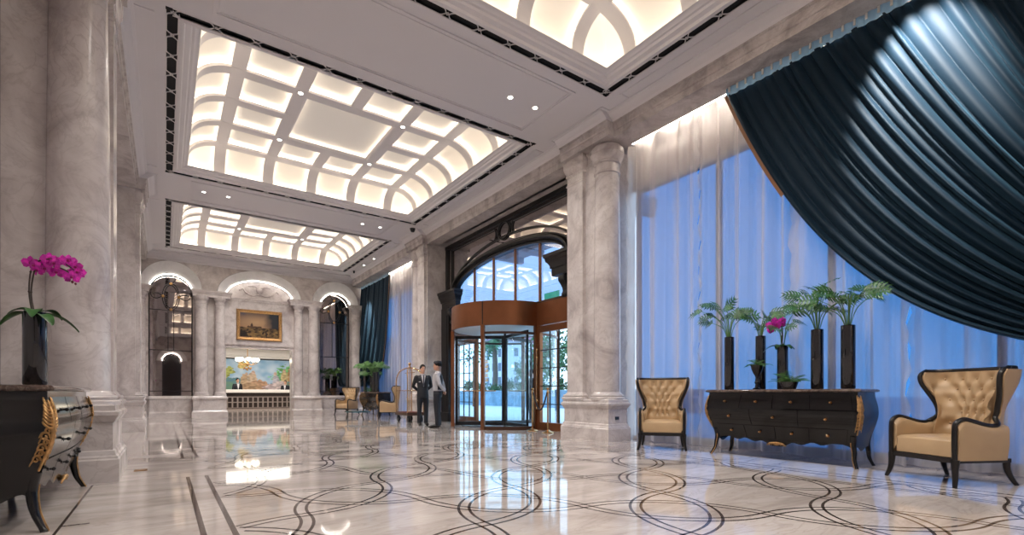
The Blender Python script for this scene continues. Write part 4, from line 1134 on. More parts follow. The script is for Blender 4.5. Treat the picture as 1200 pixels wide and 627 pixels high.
    # gilt mounts: a spine of acanthus scrolls down each front corner
    for sx in (-1, 1):
        g = MB(); rnd = random.Random(5)
        ex_, ey_ = V(sx * .06, 1, 0).normalized(), V(-sx, .0, 0)           # along the end panel, along the front
        for dirv, nrm_, wid in ((ex_, V(sx, 0, 0), .060), (ey_, V(0, -1, 0), .032)):
            for i in range(8):                          # feathered leaves of the upper half
                z = lerp(.70, .86, i / 7); x0, y0 = chest_pt(sx, -.985, z); L = wid * lerp(.85, .40, i / 7) * rnd.uniform(.85, 1.1)
                o = V(x0, y0, z) + nrm_ * .004
                C = curve([o, o + dirv * L * .4 + V(0, 0, .004) + nrm_ * .010, o + dirv * L * .8 + V(0, 0, .026) + nrm_ * .012, o + dirv * L + V(0, 0, .044) + nrm_ * .004], 4)
                g.tube(C, [lerp(.010, .0035, (k / (len(C) - 1)) ** 2) for k in range(len(C))], 6)
            for i in range(6):                          # rolling scrolls of the lower half
                z = lerp(.68, .49, i / 5); x0, y0 = chest_pt(sx, -.985, z); r_ = wid * (.30 + .16 * (i % 2)) * lerp(1, .75, i / 5)
                cen = V(x0, y0, z) + dirv * (wid * (.55 if i % 2 else .36)) + nrm_ * .007; C = []
                for k in range(18):
                    a_ = PI * 1.1 - 2 * PI * 1.25 * k / 17; rr = r_ * (1 - .75 * k / 17)
                    C.append(cen + dirv * rr * math.cos(a_) + V(0, 0, rr * 1.25 * math.sin(a_)) + nrm_ * .008 * k / 17)
                g.tube(C, [lerp(.0085, .0045, k / 17) for k in range(18)], 6)
                tip = V(x0, y0, z) + dirv * wid * .5; C = curve([tip - V(0, 0, .01) + nrm_ * .004, tip + dirv * wid * .35 - V(0, 0, .012) + nrm_ * .008, tip + dirv * wid * .62 - V(0, 0, .045) + nrm_ * .002], 4)
                g.tube(C, [lerp(.008, .003, k / (len(C) - 1)) for k in range(len(C))], 6)
        sp_ = [V(*chest_pt(sx, -.99, lerp(.885, .41, k / 16)), lerp(.885, .41, k / 16)) + V(sx * .003, -.003, 0) for k in range(17)]
        g.tube(sp_, [lerp(.007, .013, math.sin(PI * k / 16)) for k in range(17)], 6)
        g.build('corner_mount', 'gold', t, smooth=60)
    g = MB()
    for i in range(9):
        a = lerp(-1, 1, i / 8); x, y = chest_pt(a * .10, -1, .25)
        C = curve([(x * .3, y - .006, .225), (x * .8, y - .026, .248 - abs(a) * .01), (x * 1.25, y - .018, .244 - abs(a) * .03), (x * 1.35, y - .014, .218 - abs(a) * .02)], 4)
        g.tube(C, [lerp(.014, .006, k / (len(C) - 1)) for k in range(len(C))], 6)
    g.ball((0, chest_pt(0, -1, .23)[1] - .015, .23), .03, 10, (1.2, .6, .9)); g.build('apron_mount', 'gold', t, smooth=60)
    return t
chest_near = make_chest('long black bombe chest under the tall vases, between the two near tan armchairs', (7.17, 3.46, 0), -PI / 2)
chest_left = dup(chest_near, (-.91, 5.49, 0), PI / 2, 'black bombe chest with gilt mounts at the left edge, carrying the pink orchid')
for part_ in chest_left.children:
    for kb_ in part_.children:
        if kb_.name.startswith('knob'):
            kb_.material_slots[0].link = 'OBJECT'; kb_.material_slots[0].material = M['black_metal']
chest_far = dup(chest_near, (7.17, 20.05, 0), -PI / 2, 'distant dark bombe chest before the far sheer, partly behind the luggage cart')

# ------------------------------------------------------------------ wing armchairs
def make_chair(label, loc, rz):
    t = thing('wing_armchair', label, 'armchair', loc, rz)
    Z0, Z1 = .26, 1.17
    fy = [(.26, .10), (.55, .12), (.62, .15), (.72, .19), (.84, .175), (.95, .13), (1.04, .09), (1.11, .08), (1.17, .11)]     # front edge of the wings
    hw = [(.26, .345), (.50, .345), (.66, .325), (.78, .335), (.92, .385), (1.05, .43), (1.17, .445)]
    by = [(.26, .30), (.5, .30), (.8, .335), (1.17, .375)]
    def plan(p, z, inset):                            # p in -1..1 around the back
        w = smooth_tab(hw, z) - inset; yb = smooth_tab(by, z) - inset; yf = smooth_tab(fy, z)
        a = abs(p); s_ = 1 if p >= 0 else -1
        rc = .13
        if a > .52:
            k = (a - .52) / .48; return s_ * w * (1 + .015 * k), lerp(yb - rc, yf, k)
        if a > .34:
            k = (a - .34) / .18 * PI / 2; return s_ * (w - rc + rc * math.sin(k)), yb - rc + rc * math.cos(k)
        return s_ * (w - rc) * a / .34, yb
    rows = [(.60, 0), (.73, 1), (.86, 0), (.98, 1), (1.09, 0)]
    def tuft(p, z):
        d = 0.0
        for zr, sh in rows:
            for i in range(-4, 5):
                pc = (i + (.5 if sh else 0)) * .205
                if abs(pc) > .56: continue
                dx, dz = (p - pc) * 1.0, (z - zr) * 1.25
                d += math.exp(-(dx * dx + dz * dz) / .0034) * .9
                for sg in (-1, 1):                      # diagonal creases
                    q = abs(dx * .84 - sg * dz * .72); al = abs(dx * .6 + sg * dz * .8)
                    if al < .19: d += .26 * math.exp(-(q * q) / .0003) * (1 - al / .19)
        return min(d, 1.0)
    m = MB()
    NP, NZ_ = 84, 44
    def inner(a, b):
        p = lerp(-1, 1, a); z = lerp(.40, Z1, b); x, y = plan(p, z, .075); 
        tf = tuft(p, z); puff = .018 * math.sin(PI * min(1, max(0, (z - .42) / .72))) ** .5 * (1 - min(1, abs(p)) ** 6)
        o = puff - .042 * tf
        dirx, diry = -x * .9, -1.0 if abs(p) < .45 else -.25
        l = math.hypot(dirx, diry); return (x + dirx / l * o, y + diry / l * o, z)
    def outer(a, b):
        p = lerp(-1, 1, a); z = lerp(Z0, Z1, b); x, y = plan(p, z, 0); return (x, y, z)
    k0 = len(m.v); m.grid(inner, NP, NZ_); k1 = len(m.v); m.grid(outer, NP, NZ_)
    n = NZ_ + 1
    for i in range(NP):      # close top and bottom
        for e in (0, NZ_):
            m.f.append((k0 + i * n + e, k0 + (i + 1) * n + e, k1 + (i + 1) * n + e, k1 + i * n + e)); m.fm.append(0)
    for e in (0, NP):        # wing fronts
        for j in range(NZ_): m.f.append((k0 + e * n + j, k0 + e * n + j + 1, k1 + e * n + j + 1, k1 + e * n + j)); m.fm.append(0)
    back = m.build('back', 'leather', t, smooth=60)
    bt_ = None
    for zr, sh in rows:
        for i in range(-4, 5):
            pc = (i + (.5 if sh else 0)) * .205
            if abs(pc) > .5: continue
            x, y, z = inner((pc + 1) / 2, (zr - .40) / (Z1 - .40))
            if bt_ is None: bt_ = MB().ball((0, 0, 0), .013, 8, (1, .7, 1)).build('button', 'leather', back); bb = bt_
            else: bb = bt_.copy(); COL.objects.link(bb); bb.parent = back
            bb.location = (x, y - .004, z)
    atop = [(-.36, .60), (-.33, .645), (-.27, .665), (-.18, .645), (-.06, .615), (.05, .60), (.15, .615)]
    for s_ in (-1, 1):
        m = MB()
        def arm(a, b):                                 # rounded pad: a along depth, b around the section
            y = lerp(-.355, .22, a); zt = smooth_tab(atop, y); 
            flare = .018 * math.sin(PI * (a)) - .012 * (1 - a)
            xo, xi = .385 + flare * .4, .295
            sec = [(xi, .36), (xi, zt - .05), (xi + .012, zt - .018), ((xi + xo) / 2, zt), (xo - .012, zt - .018), (xo, zt - .05), (xo - .0, .42), (xo - .02, .26)]
            f = b * (len(sec) - 1); i = min(int(f), len(sec) - 2); u = f - i
            return (s_ * lerp(sec[i][0], sec[i + 1][0], u), y, lerp(sec[i][1], sec[i + 1][1], u))
        m.grid(arm, 16, 28)
        fr_ = [arm(0, k / 28) for k in range(29)]; m.add(fr_, [tuple(range(29))])
        m.build('arm', 'leather', t, smooth=50)
    # seat
    m = MB(); m.rings(-.30, .30, -.35, .24, [(-.02, .28), (0, .29), (.0, .44), (-.012, .462), (-.035, .475), (-.12, .485)])
    m.build('seat', 'leather', t, smooth=60)
    # dark wood show-frame: rail, front posts, arm caps, wings and crest in one sweep
    m = MB(); m.box(-.36, .36, -.375, -.335, .235, .285); 
    for s_ in (-1, 1): m.box(s_ * .335 - .02, s_ * .335 + .02, -.36, .28, .235, .275)
    m.box(-.33, .33, .24, .30, .235, .275)
    m.build('seat_rail', 'black_wood', t, smooth=0)
    half = [V(.345, -.372, .25), V(.345, -.374, .42), V(.345, -.372, .57), V(.347, -.355, .635), V(.35, -.28, .672), V(.352, -.18, .655), V(.352, -.06, .622), V(.352, .05, .605), V(.353, .12, .62)]
    for z in (.68, .74, .80, .87, .95, 1.03, 1.10, 1.15):
        half.append(V(smooth_tab(hw, z) - .03, smooth_tab(fy, z) - .01, z))
    half.append(V(.418, .16, 1.185))
    crest = []
    for k in range(1, 12):
        p = lerp(1, -1, k / 12); x, y = plan(p * .93, 1.17, .035); crest.append(V(x, y, 1.185))
    left = [V(-q.x, q.y, q.z) for q in reversed(half)]
    C = curve(half + crest + left, 4)
    m = MB(); m.tube(C, .0235, 8); m.build('show_frame', 'black_wood', t, smooth=60)
    for s_ in (-1, 1):
        C = curve([(s_ * .345, -.36, .27), (s_ * .345, -.365, .18), (s_ * .355, -.375, .09), (s_ * .375, -.405, 0)], 5)
        lg = MB(); lg.tube(C, [lerp(.036, .019, k / (len(C) - 1)) for k in range(len(C))], 8); lg.v = [(x, y, max(0, z)) for x, y, z in lg.v]; lg.build('leg', 'black_wood', t, smooth=60)
        C = curve([(s_ * .32, .27, .27), (s_ * .32, .275, .17), (s_ * .33, .31, .08), (s_ * .345, .36, 0)], 5)
        lg = MB(); lg.tube(C, [lerp(.034, .019, k / (len(C) - 1)) for k in range(len(C))], 8); lg.v = [(x, y, max(0, z)) for x, y, z in lg.v]; lg.build('leg', 'black_wood', t, smooth=60)
    return t
def face(dx, dy): return math.atan2(dx, -dy)          # rotation that turns local -y towards (dx, dy)
ch0 = make_chair('tan tufted leather wing armchair beside the marble column plinth, facing the hall', (6.92, 5.36, 0), face(-.80, -.60))
dup(ch0, (6.86, 1.58, 0), face(-.90, .46), 'large tan tufted leather wing armchair at the right edge under the blue swag')
dup(ch0, (6.72, 17.2, 0), face(-.90, .40), 'distant tan armchair seen side-on behind the luggage cart')
dup(ch0, (6.55, 21.75, 0), face(-.85, -.50), 'distant tan armchair beyond the far dark chest, near the end wall')

# ------------------------------------------------------------------ vases and plants
def vase(label, loc, h, r, grp=None):
    t = thing('tall_vase', label, 'vase', loc)
    MB().lathe([(r * .9, 0), (r, .012), (r, h - .012), (r * .985, h), (r * .86, h), (r * .84, h - .05), (.0, h - .05)], 28).build('body', 'black_vase', t, smooth=40)
    MB().lathe([(r * .84, h - .045), (.0, h - .035)], 14).build('filling', 'soil', t, fixn=False)
    return t
ZT = .988
vs = [('leftmost tall black cylinder vase on the near chest', (7.05, 4.22, ZT), .80, .070), ('second tall black cylinder vase, behind the small footed urn with a fern', (7.17, 3.80, ZT), .785, .070),
      ('shorter black cylinder vase holding the pink orchid, behind the low fern pot', (7.12, 3.46, ZT), .61, .070), ('second tall black cylinder vase from the right end of the near chest', (7.05, 2.98, ZT), .785, .074), ('rightmost tall black cylinder vase on the near chest', (7.05, 2.62, ZT), .80, .080)]
for lb, l, h, r in vs: vase(lb, l, h, r)
vase('black cylinder vase holding the pink orchid at the left edge', (-.77, 4.92, ZT), .53, .068)
fern_pts = []
def lobed_leaf(mb, base, d, up, L, W, rnd, lobes=6):
    d = Vector(d).normalized(); sd = d.cross(Vector(up)); sd = sd.normalized() if sd.length > 1e-4 else Vector((1, 0, 0)); nr = sd.cross(d).normalized()
    def P(a, b, c=0): return Vector(base) + d * (a * L) + sd * (b * W) + nr * (c * L - .25 * a * a * L)
    k = 14
    rib = [P(a / 8, 0) for a in range(9)]
    for a, b in zip(rib, rib[1:]):
        w_ = sd * .010; mb.add([a - w_, a + w_, b + w_, b - w_], [(0, 1, 2, 3)])
    for i in range(lobes):
        a = lerp(.06, .88, i / (lobes - 1)); ln = math.sin(PI * (a * .72 + .22)) * rnd.uniform(.8, 1.15)
        for s_ in (-1, 1):
            tip = P(a + .20 + .12 * a, s_ * ln * .5, .06 - .10 * ln); b0 = P(a - .03, 0); b1 = P(a + .065, 0)
            m0 = P(a + .07, s_ * ln * .30, .03); m1 = P(a + .18, s_ * ln * .25, .03)
            mb.add([b0, m0, tip, m1, b1], [(0, 1, 2, 3, 4)])
    mb.add([P(.90, -.06), P(1.08, 0, -.03), P(.90, .06)], [(0, 1, 2)])
def leafy_plant(label, loc, n, hgt, spread, LL, seed, cat='plant', lean=(0, 0), grp=None, mat='leaf', stiff=.5):
    rnd = random.Random(seed); t = thing('split_leaf_plant', label, cat, loc, 0, grp)
    st = MB(); lf = MB()
    for i in range(n):
        a = 2 * PI * (i + rnd.uniform(-.3, .3)) / n; sp = spread * rnd.uniform(.35, 1.0); hh = hgt * rnd.uniform(.55, 1.0) * (1 - .35 * sp / spread * stiff)
        tip = V(math.cos(a) * sp + lean[0] * hh, math.sin(a) * sp + lean[1] * hh, hh)
        mid = V(tip.x * .35, tip.y * .35, hh * .62)
        C = curve([(0.01 * math.cos(a), .01 * math.sin(a), -.03), mid, tip], 6); st.tube(C, [.006, ] * (len(C) - 3) + [.004] * 3, 5)
        d = (C[-1] - C[-4]).normalized(); d = (d + V(math.cos(a) * .8, math.sin(a) * .8, -.15)).normalized()
        d = (d + V(0, 0, -.35 * rnd.random())).normalized()
        lobed_leaf(lf, tip - d * .02, d, V(-.75 + rnd.uniform(-.5, .5), -.55 + rnd.uniform(-.5, .5), .55), LL * rnd.uniform(.8, 1.15), LL * rnd.uniform(.95, 1.2), rnd)
        if i % 2 == 0:
            q = C[int(len(C) * .72)]; d2 = (V(math.cos(a + 1.2), math.sin(a + 1.2), .35)).normalized(); q2 = q + d2 * .12
            st.tube([q, q2], .004, 5); lobed_leaf(lf, q2 - d2 * .01, (d2 + V(0, 0, -.2)).normalized(), V(-.75 + rnd.uniform(-.4, .4), -.55, .5), LL * .75, LL * .8, rnd)
    st.build('stems', 'stem', t, smooth=60); lf.build('foliage', mat, t, smooth=0, fixn=False)
    return t
pl = [('split-leaf plant with a drooping frond in the leftmost tall vase', (7.05, 4.22), .80, 11, .62, .36, .27, 3, (-.0, .25)), ('split-leaf plant in the second tall vase, above the small fern', (7.17, 3.80), .785, 9, .46, .32, .24, 5, (.05, .05)),
      ('tall split-leaf plant in the second vase from the right', (7.05, 2.98), .785, 12, .70, .36, .26, 8, (0, .12)), ('wide split-leaf plant in the rightmost tall vase, reaching toward the swag', (7.05, 2.62), .80, 13, .62, .36, .27, 12, (-.22, .02))]
for lb, (x, y), h, n, hg, sp, LL, sd, ln in pl: leafy_plant(lb, (x, y, ZT + h - .04), n + 1, hg, sp * .95, LL * .80, sd, lean=ln)
leafy_plant('few split leaves rising behind the pink orchid', (7.14, 3.47, ZT + .57), 4, .55, .26, .22, 21)
# footed urn with fern, low fern pot
def fern(label, loc, n, L, seed, grp=None, droop=.9):
    rnd = random.Random(seed); t = thing('fern', label, 'plant', loc, 0, grp); m = MB()
    for i in range(n):
        a = 2 * PI * i / n + rnd.uniform(-.2, .2); l = L * rnd.uniform(.75, 1.1); el = rnd.uniform(.35, 1.25)
        C = []
        for k in range(11):
            s_ = k / 10; C.append(V(math.cos(a) * l * s_ * math.cos(el) * 1.1, math.sin(a) * l * s_ * math.cos(el) * 1.1, l * (s_ * math.sin(el) - droop * .6 * s_ * s_)))
        for k in range(1, 11):
            d = (C[k] - C[k - 1]).normalized(); sd = d.cross(V(0, 0, 1)).normalized(); w = .065 * math.sin(PI * (.12 + .85 * k / 11)) * (L / .24)
            for s_ in (-1, 1):
                q = C[k - 1]; m.add([q, q + d * .02 * (L / .24) + sd * s_ * w * .5, q + d * .030 * (L / .24) + sd * s_ * w - V(0, 0, .008), q + d * .011], [(0, 1, 2, 3)])
        m.tube(C, .003, 4)
    m.build('fronds', 'leaf_light', t, smooth=0, fixn=False); return t
ur = thing('footed_urn', 'small dark footed urn in front of the second tall vase', 'urn', (6.96, 3.74, ZT))
MB().lathe([(.055, 0), (.058, .012), (.03, .03), (.022, .07), (.035, .10), (.026, .12), (.020, .17), (.032, .20), (.05, .23), (.075, .29), (.085, .34), (.09, .35), (.075, .35), (.06, .32), (0, .31)], 22).build('body', 'black_lacquer', ur)
fern('small fern in the dark footed urn', (6.96, 3.74, ZT + .33), 14, .24, 4)
fp_ = thing('fern_pot', 'low dark bowl holding the bushy fern at the middle of the chest', 'pot', (6.97, 3.30, ZT))
MB().lathe([(.08, 0), (.085, .01), (.11, .08), (.115, .10), (.105, .10), (.09, .07), (0, .06)], 22).build('body', 'black_vase', fp_)
fern('bushy fern in the low bowl at the middle of the near chest', (6.97, 3.30, ZT + .08), 26, .29, 9, droop=.55)
# orchids
def orchid(label, loc, d, span, rise, nfl, seed, scale=1.0, leaves=7):
    rnd = random.Random(seed); t = thing('orchid', label, 'flower', loc); d = Vector(d)
    def add_leaf(a, l, el, w):
        m = MB(); sd = V(-math.sin(a), math.cos(a), 0)
        def fn(s_, q):
            r = l * s_; z = r * math.sin(el) - .9 * r * r / l * .9
            ww = w * math.sin(PI * min(1, .10 + .86 * s_)) ** .7
            c = abs(q - .5) * 2
            return V(math.cos(a) * r * math.cos(el), math.sin(a) * r * math.cos(el), z + .012 * c) + sd * (q - .5) * ww
        m.grid(fn, 10, 4); m.build('leaf', 'leaf', t, smooth=180, fixn=False)
    for i in range(leaves):
        add_leaf(2 * PI * i / leaves + rnd.uniform(-.3, .3), rnd.uniform(.17, .25) * scale, rnd.uniform(.45, 1.05), .085 * scale)
    fl = []
    for st_ in range(2 if nfl > 8 else 1):
        off = V(rnd.uniform(-.01, .01), rnd.uniform(-.01, .01), 0)
        P = [off, off - d * .10 * span + V(0, 0, rise * .45), off - d * .02 * span * (1 - 2 * st_) + V(0, 0, rise * .9), d * span * .25 + V(0, 0, rise * (1.04 - .1 * st_)), d * span * .65 + V(0, 0, rise * (1.0 - .12 * st_)), d * span + V(0, 0, rise * (.84 - .10 * st_))]
        C = curve(P, 8); m = MB(); m.tube(C, .0045 * scale, 6)
        for k in (8, 14): m.ball(C[k], .007 * scale, 6)
        m.build('flower_stem', 'stem_dark', t, smooth=60)
        n_ = nfl // (2 if nfl > 8 else 1)
        for k in range(n_): fl.append(C[int(lerp(len(C) * .42, len(C) - 1, k / max(1, n_ - 1)))] + V(rnd.uniform(-.032, .032), rnd.uniform(-.032, .032), rnd.uniform(-.05, .018)) * scale)
    for c in fl:
        f = MB(); fd = (V(-.45, -1, -.05) + V(rnd.uniform(-.5, .5), rnd.uniform(-.4, .4), rnd.uniform(-.3, .3))).normalized()
        u = fd.cross(V(0, 0, 1)).normalized(); v_ = u.cross(fd).normalized(); R = .046 * scale
        for ang, ln, w in ((90, 1.0, .55), (215, 1.0, .55), (325, 1.0, .55), (10, 1.05, .95), (170, 1.05, .95)):
            a = math.radians(ang); dd = u * math.cos(a) + v_ * math.sin(a); ss = -u * math.sin(a) + v_ * math.cos(a)
            pts = [c, c + dd * R * ln * .35 + ss * R * w * .55 + fd * .006, c + dd * R * ln * .75 + ss * R * w * .5 + fd * .002, c + dd * R * ln - fd * .006, c + dd * R * ln * .75 - ss * R * w * .5 + fd * .002, c + dd * R * ln * .35 - ss * R * w * .55 + fd * .006]
            f.add(pts, [tuple(range(6))])
        b_ = f.build('blossom', 'petal', t, smooth=0, fixn=False)
        MB().ball(c + fd * .008, .009 * scale, 6).build('lip', 'petal_core', b_)
    for k in range(4):
        p = d * span * (.78 + .08 * k) + V(0, 0, rise * (.80 - .035 * k)) - V(0, 0, .04)
        MB().ball(p, (.011 - .0015 * k) * scale, 7, (1, 1, 1.3)).build('bud', 'bud', t)
    return t
orchid('magenta orchid arching from the black vase at the left edge', (-.77, 4.92, ZT + .50), (.8166, -.577, 0), .29, .40, 18, 2, 1.12)
orchid('pink orchid cluster in the shorter vase on the near chest', (7.08, 3.46, ZT + .575), (-.35, .8, 0), .15, .38, 16, 6, 1.25, 6)
# far chest: vases and plants
fv = [(7.0, 20.75), (7.15, 20.40), (7.1, 20.05), (7.0, 19.65), (7.0, 19.30)]
for i, (x, y) in enumerate(fv):
    pos = ('farthest', 'second farthest', 'middle', 'second nearest', 'nearest')[i]
    vase('%s black vase on the distant chest by the far drape' % pos, (x, y, ZT), .80 if i != 2 else .61, .075)
    leafy_plant('bushy green plant in the %s vase on the distant chest' % pos, (x, y, ZT + (.76 if i != 2 else .57)), 14, .50 if i != 2 else .3, .34, .20, 40 + i, lean=(-.25, 0), mat='leaf_light')
fern('fern at the foot of the far vases on the distant chest', (6.96, 20.22, ZT + .02), 20, .30, 77, droop=.5)

# ------------------------------------------------------------------ luggage cart, low table, floor plate
lc_ = thing('luggage_cart', 'brass birdcage luggage cart beside the suited man', 'luggage cart', (6.52, 15.0, 0), 0)
m = MB(); m.rings(-.30, .30, -.50, .50, [(-.02, .22), (0, .23), (0, .31), (-.01, .32)]); m.build('platform', 'copper_dark', lc_, smooth=0)
MB().rings(-.27, .27, -.47, .47, [(0, .318), (-.01, .332)]).build('carpet', 'carpet', lc_, smooth=0)
m = MB()
for sx in (-.27, .27):
    C = curve([(sx, -.47, .30), (sx, -.47, .9), (sx, -.47, 1.25), (sx * .95, -.43, 1.48), (sx * .75, -.30, 1.65), (sx * .35, -.12, 1.74), (0, 0, 1.76), (sx * .35 * -1, .12, 1.74), (-sx * .75, .30, 1.65), (-sx * .95, .43, 1.48), (-sx, .47, 1.25), (-sx, .47, .9), (-sx, .47, .30)], 5)
    m.tube(C, .020, 10)
m.tube([(0, 0, .32), (0, 0, 1.86)], .016, 8)
m.tube([(-.27, -.47, 1.02), (.27, -.47, 1.02), (.27, .47, 1.02), (-.27, .47, 1.02)], .012, 8, closed=True); m.tube([(0, -.38, 1.60), (0, .38, 1.60)], .012, 8)
m.build('brass_frame', 'brass', lc_, smooth=60)
MB().lathe([(.03, 1.74), (.05, 1.77), (.03, 1.80), (.02, 1.83), (.04, 1.86), (.05, 1.89), (.035, 1.92), (0, 1.945)], 14).build('finial', 'brass', lc_)
for sx in (-.22, .22):
    for sy in (-.40, .40):
        w_ = MB(); w_.tube([(sx - .025, sy, .09), (sx + .025, sy, .09)], .09, 18); w_.box(sx - .04, sx + .04, sy - .02, sy + .02, .15, .23); w_.build('wheel', 'black_metal', lc_, smooth=40)
tb = thing('coffee_table', 'low round table with glossy teal top and thin legs near the far armchair', 'table', (5.75, 17.9, 0))
MB().lathe([(0, .245), (.44, .245), (.46, .255), (.46, .265), (.44, .275), (0, .275)], 32).build('tabletop', 'teal_glass', tb, smooth=40)
for k in range(4):
    a = PI / 4 + k * PI / 2; MB().tube([(.38 * math.cos(a), .38 * math.sin(a), .25), (.42 * math.cos(a), .42 * math.sin(a), 0)], .012, 8).build('leg', 'black_wood', tb)
tag(MB().rings(-.30, -.17, 7.36, 7.50, [(0, .0005), (0, .006), (-.01, .009)]).build('floor_box', 'brass', smooth=0), 'small brass cover plate set in the marble floor near the left columns', 'floor plate')

# ------------------------------------------------------------------ people
def loft(mb, rings, n=16):
    k = len(mb.v)
    for c, rx, ry in rings:
        for j in range(n):
            a = 2 * PI * j / n; mb.v.append((c[0] + rx * math.cos(a), c[1] + ry * math.sin(a), c[2]))
    for i in range(len(rings) - 1):
        for j in range(n):
            j2 = (j + 1) % n; mb.f.append((k + i * n + j, k + i * n + j2, k + (i + 1) * n + j2, k + (i + 1) * n + j)); mb.fm.append(0)
    mb.f.append(tuple(k + j for j in reversed(range(n)))); mb.fm.append(0)
    e = k + (len(rings) - 1) * n; mb.f.append(tuple(e + j for j in range(n))); mb.fm.append(0)
def remesh(o, vox, it=3):
    r = o.modifiers.new('remesh', 'REMESH'); r.mode = 'VOXEL'; r.voxel_size = vox; r.use_smooth_shade = True
    s_ = o.modifiers.new('smooth', 'SMOOTH'); s_.iterations = it; s_.factor = .5
def hand(mb, wrist, d, palm_n, s_):
    d = Vector(d).normalized(); n = Vector(palm_n).normalized(); sd = d.cross(n).normalized() * s_; w = Vector(wrist)
    loft_pts = [w, w + d * .03, w + d * .06, w + d * .085]
    mb.tube(loft_pts, [.024, .034, .040, .036], 10, flat=.42, up=sd)
    for i, (o, l) in enumerate(((-.028, .070), (-.009, .080), (.010, .075), (.028, .058))):
        b = w + d * .08 + sd * o
        mb.tube([b, b + d * l * .45 + n * .008, b + d * l * .78 + n * .026, b + d * l * .92 + n * .046], [.0095, .009, .008, .0065], 7)
    b = w + d * .025 - sd * .03
    mb.tube([b, b - sd * .028 + d * .03 + n * .01, b - sd * .034 + d * .062 + n * .02], [.012, .011, .008], 7)
def make_person(label, loc, rz, look=0.0, top='suit', arms='behind', cap=False, H=1.78):
    t = thing('person', label, 'person', loc, rz); s = H / 1.78; t.scale = (s, s, s)
    # joints
    J = {}
    for q, sx in (('r', -1), ('l', 1)):
        sh = V(sx * .185, .01, 1.425)
        if arms == 'behind': el = V(sx * .265, .10, 1.15); wr = V(sx * .075, .175, 1.00); hd_ = V(-sx * .6, .1, -.35); pn = V(0, -1, 0)
        else: el = V(sx * .235, .03, 1.14); wr = V(sx * .225, -.06, .90); hd_ = V(0, -.15, -1); pn = V(-sx, 0, 0)
        if arms == 'behind' and sx > 0: wr = V(.07, .205, .975)
        J[q] = (sx, sh, el, wr, hd_, pn)
    rot = Matrix.Translation((0, 0, 1.54)) @ Matrix.Rotation(look, 4, 'Z') @ Matrix.Translation((0, 0, -1.54))
    b = MB()
    loft(b, [((0, 0, .86), .13, .09), ((0, 0, .98), .145, .095), ((0, 0, 1.12), .125, .085), ((0, 0, 1.30), .150, .10), ((0, .0, 1.42), .150, .085), ((0, .01, 1.47), .07, .06), ((0, .008, 1.50), .055, .055), ((0, .0, 1.56), .052, .056), ((0, -.005, 1.60), .05, .055)])
    k = len(b.v)
    loft(b, [((0, -.035, 1.545), .030, .035), ((0, -.03, 1.565), .052, .062), ((0, -.018, 1.60), .064, .082), ((0, -.01, 1.64), .072, .092), ((0, -.005, 1.68), .076, .097), ((0, .0, 1.72), .074, .094), ((0, .004, 1.755), .058, .076), ((0, .006, 1.776), .028, .04)], 20)
    b.tube([(0, -.094, 1.672), (0, -.104, 1.65), (0, -.117, 1.628), (0, -.098, 1.618)], [.010, .012, .016, .010], 8)         # nose
    b.tube([(-.022, -.092, 1.592), (.022, -.092, 1.592)], .010, 6); b.ball((0, -.085, 1.558), .022, 8)                      # lips, chin
    b.tube([(-.05, -.085, 1.69), (0, -.098, 1.692), (.05, -.085, 1.69)], .010, 6)                                             # brow
    for sx in (-1, 1): b.ball((sx * .078, .005, 1.645), .030, 8, (.35, .7, 1))                                             # ears
    b.xf(rot, k)
    for q in 'rl':
        sx, sh, el, wr, hd_, pn = J[q]
        b.tube([sh, lerp(sh, el, .5), el], [.050, .044, .037], 10); b.tube([el, lerp(el, wr, .3), wr], [.037, .038, .024], 10); hand(b, wr, hd_, pn, sx)
        b.tube([(sx * .085, 0, .92), (sx * .095, -.01, .70), (sx * .095, -.012, .50), (sx * .10, .012, .36), (sx * .10, .025, .08)], [.085, .072, .05, .052, .034], 12)
        b.tube([(sx * .10, .04, .05), (sx * .105, -.06, .045), (sx * .115, -.16, .03)], [.032, .034, .022], 8)
    body = b.build('body', 'skin', t, smooth=180); remesh(body, .0075, 2)
    for sx in (-1, 1):
        for (x, y, z, r, sc, mt, nm) in ((.030, -.088, 1.662, .0085, (1.5, .6, .8), 'eye', 'eye'), (.031, -.092, 1.684, .008, (2.4, .6, .5), 'hair', 'eyebrow')):
            m = MB(); m.ball((sx * x, y, z), r, 8, sc); m.xf(rot); m.build(nm, mt, t)
    m = MB(); m.ball((0, -.101, 1.592), .012, 8, (1.8, .5, .45)); m.xf(rot); m.build('mouth', 'lip', t)
    h = MB()
    def hairf(a, b_):
        th = lerp(0, PI * .60, b_); ph = 2 * PI * a; fr = max(0, -math.sin(ph))
        th = min(th, lerp(PI * .60, PI * .37, fr ** 1.5)); r = 1.07 + .03 * math.sin(ph * 7)
        return (.082 * r * math.sin(th) * math.cos(ph), .008 + .102 * r * math.sin(th) * math.sin(ph), 1.675 + .112 * r * math.cos(th))
    h.grid(hairf, 28, 12); h.xf(rot); h.build('hair', 'hair', t, smooth=180)
    if cap:
        c = MB(); loft(c, [((0, .0, 1.715), .086, .105), ((0, .0, 1.755), .088, .108), ((0, .0, 1.785), .07, .088), ((0, 0, 1.79), .02, .03)], 20); c.xf(rot); c.build('side_cap', 'suit', t, smooth=60)
    # trousers
    p = MB(); loft(p, [((0, 0, .82), .150, .112), ((0, 0, .90), .162, .118), ((0, 0, 1.00), .152, .108), ((0, 0, 1.06), .140, .10)])
    for sx in (-1, 1): p.tube([(sx * .078, 0, .92), (sx * .092, -.008, .70), (sx * .097, -.008, .50), (sx * .10, .008, .30), (sx * .10, .018, .06)], [.098, .088, .070, .066, .062], 14)
    remesh(p.build('trousers', 'suit', t, smooth=180), .014)
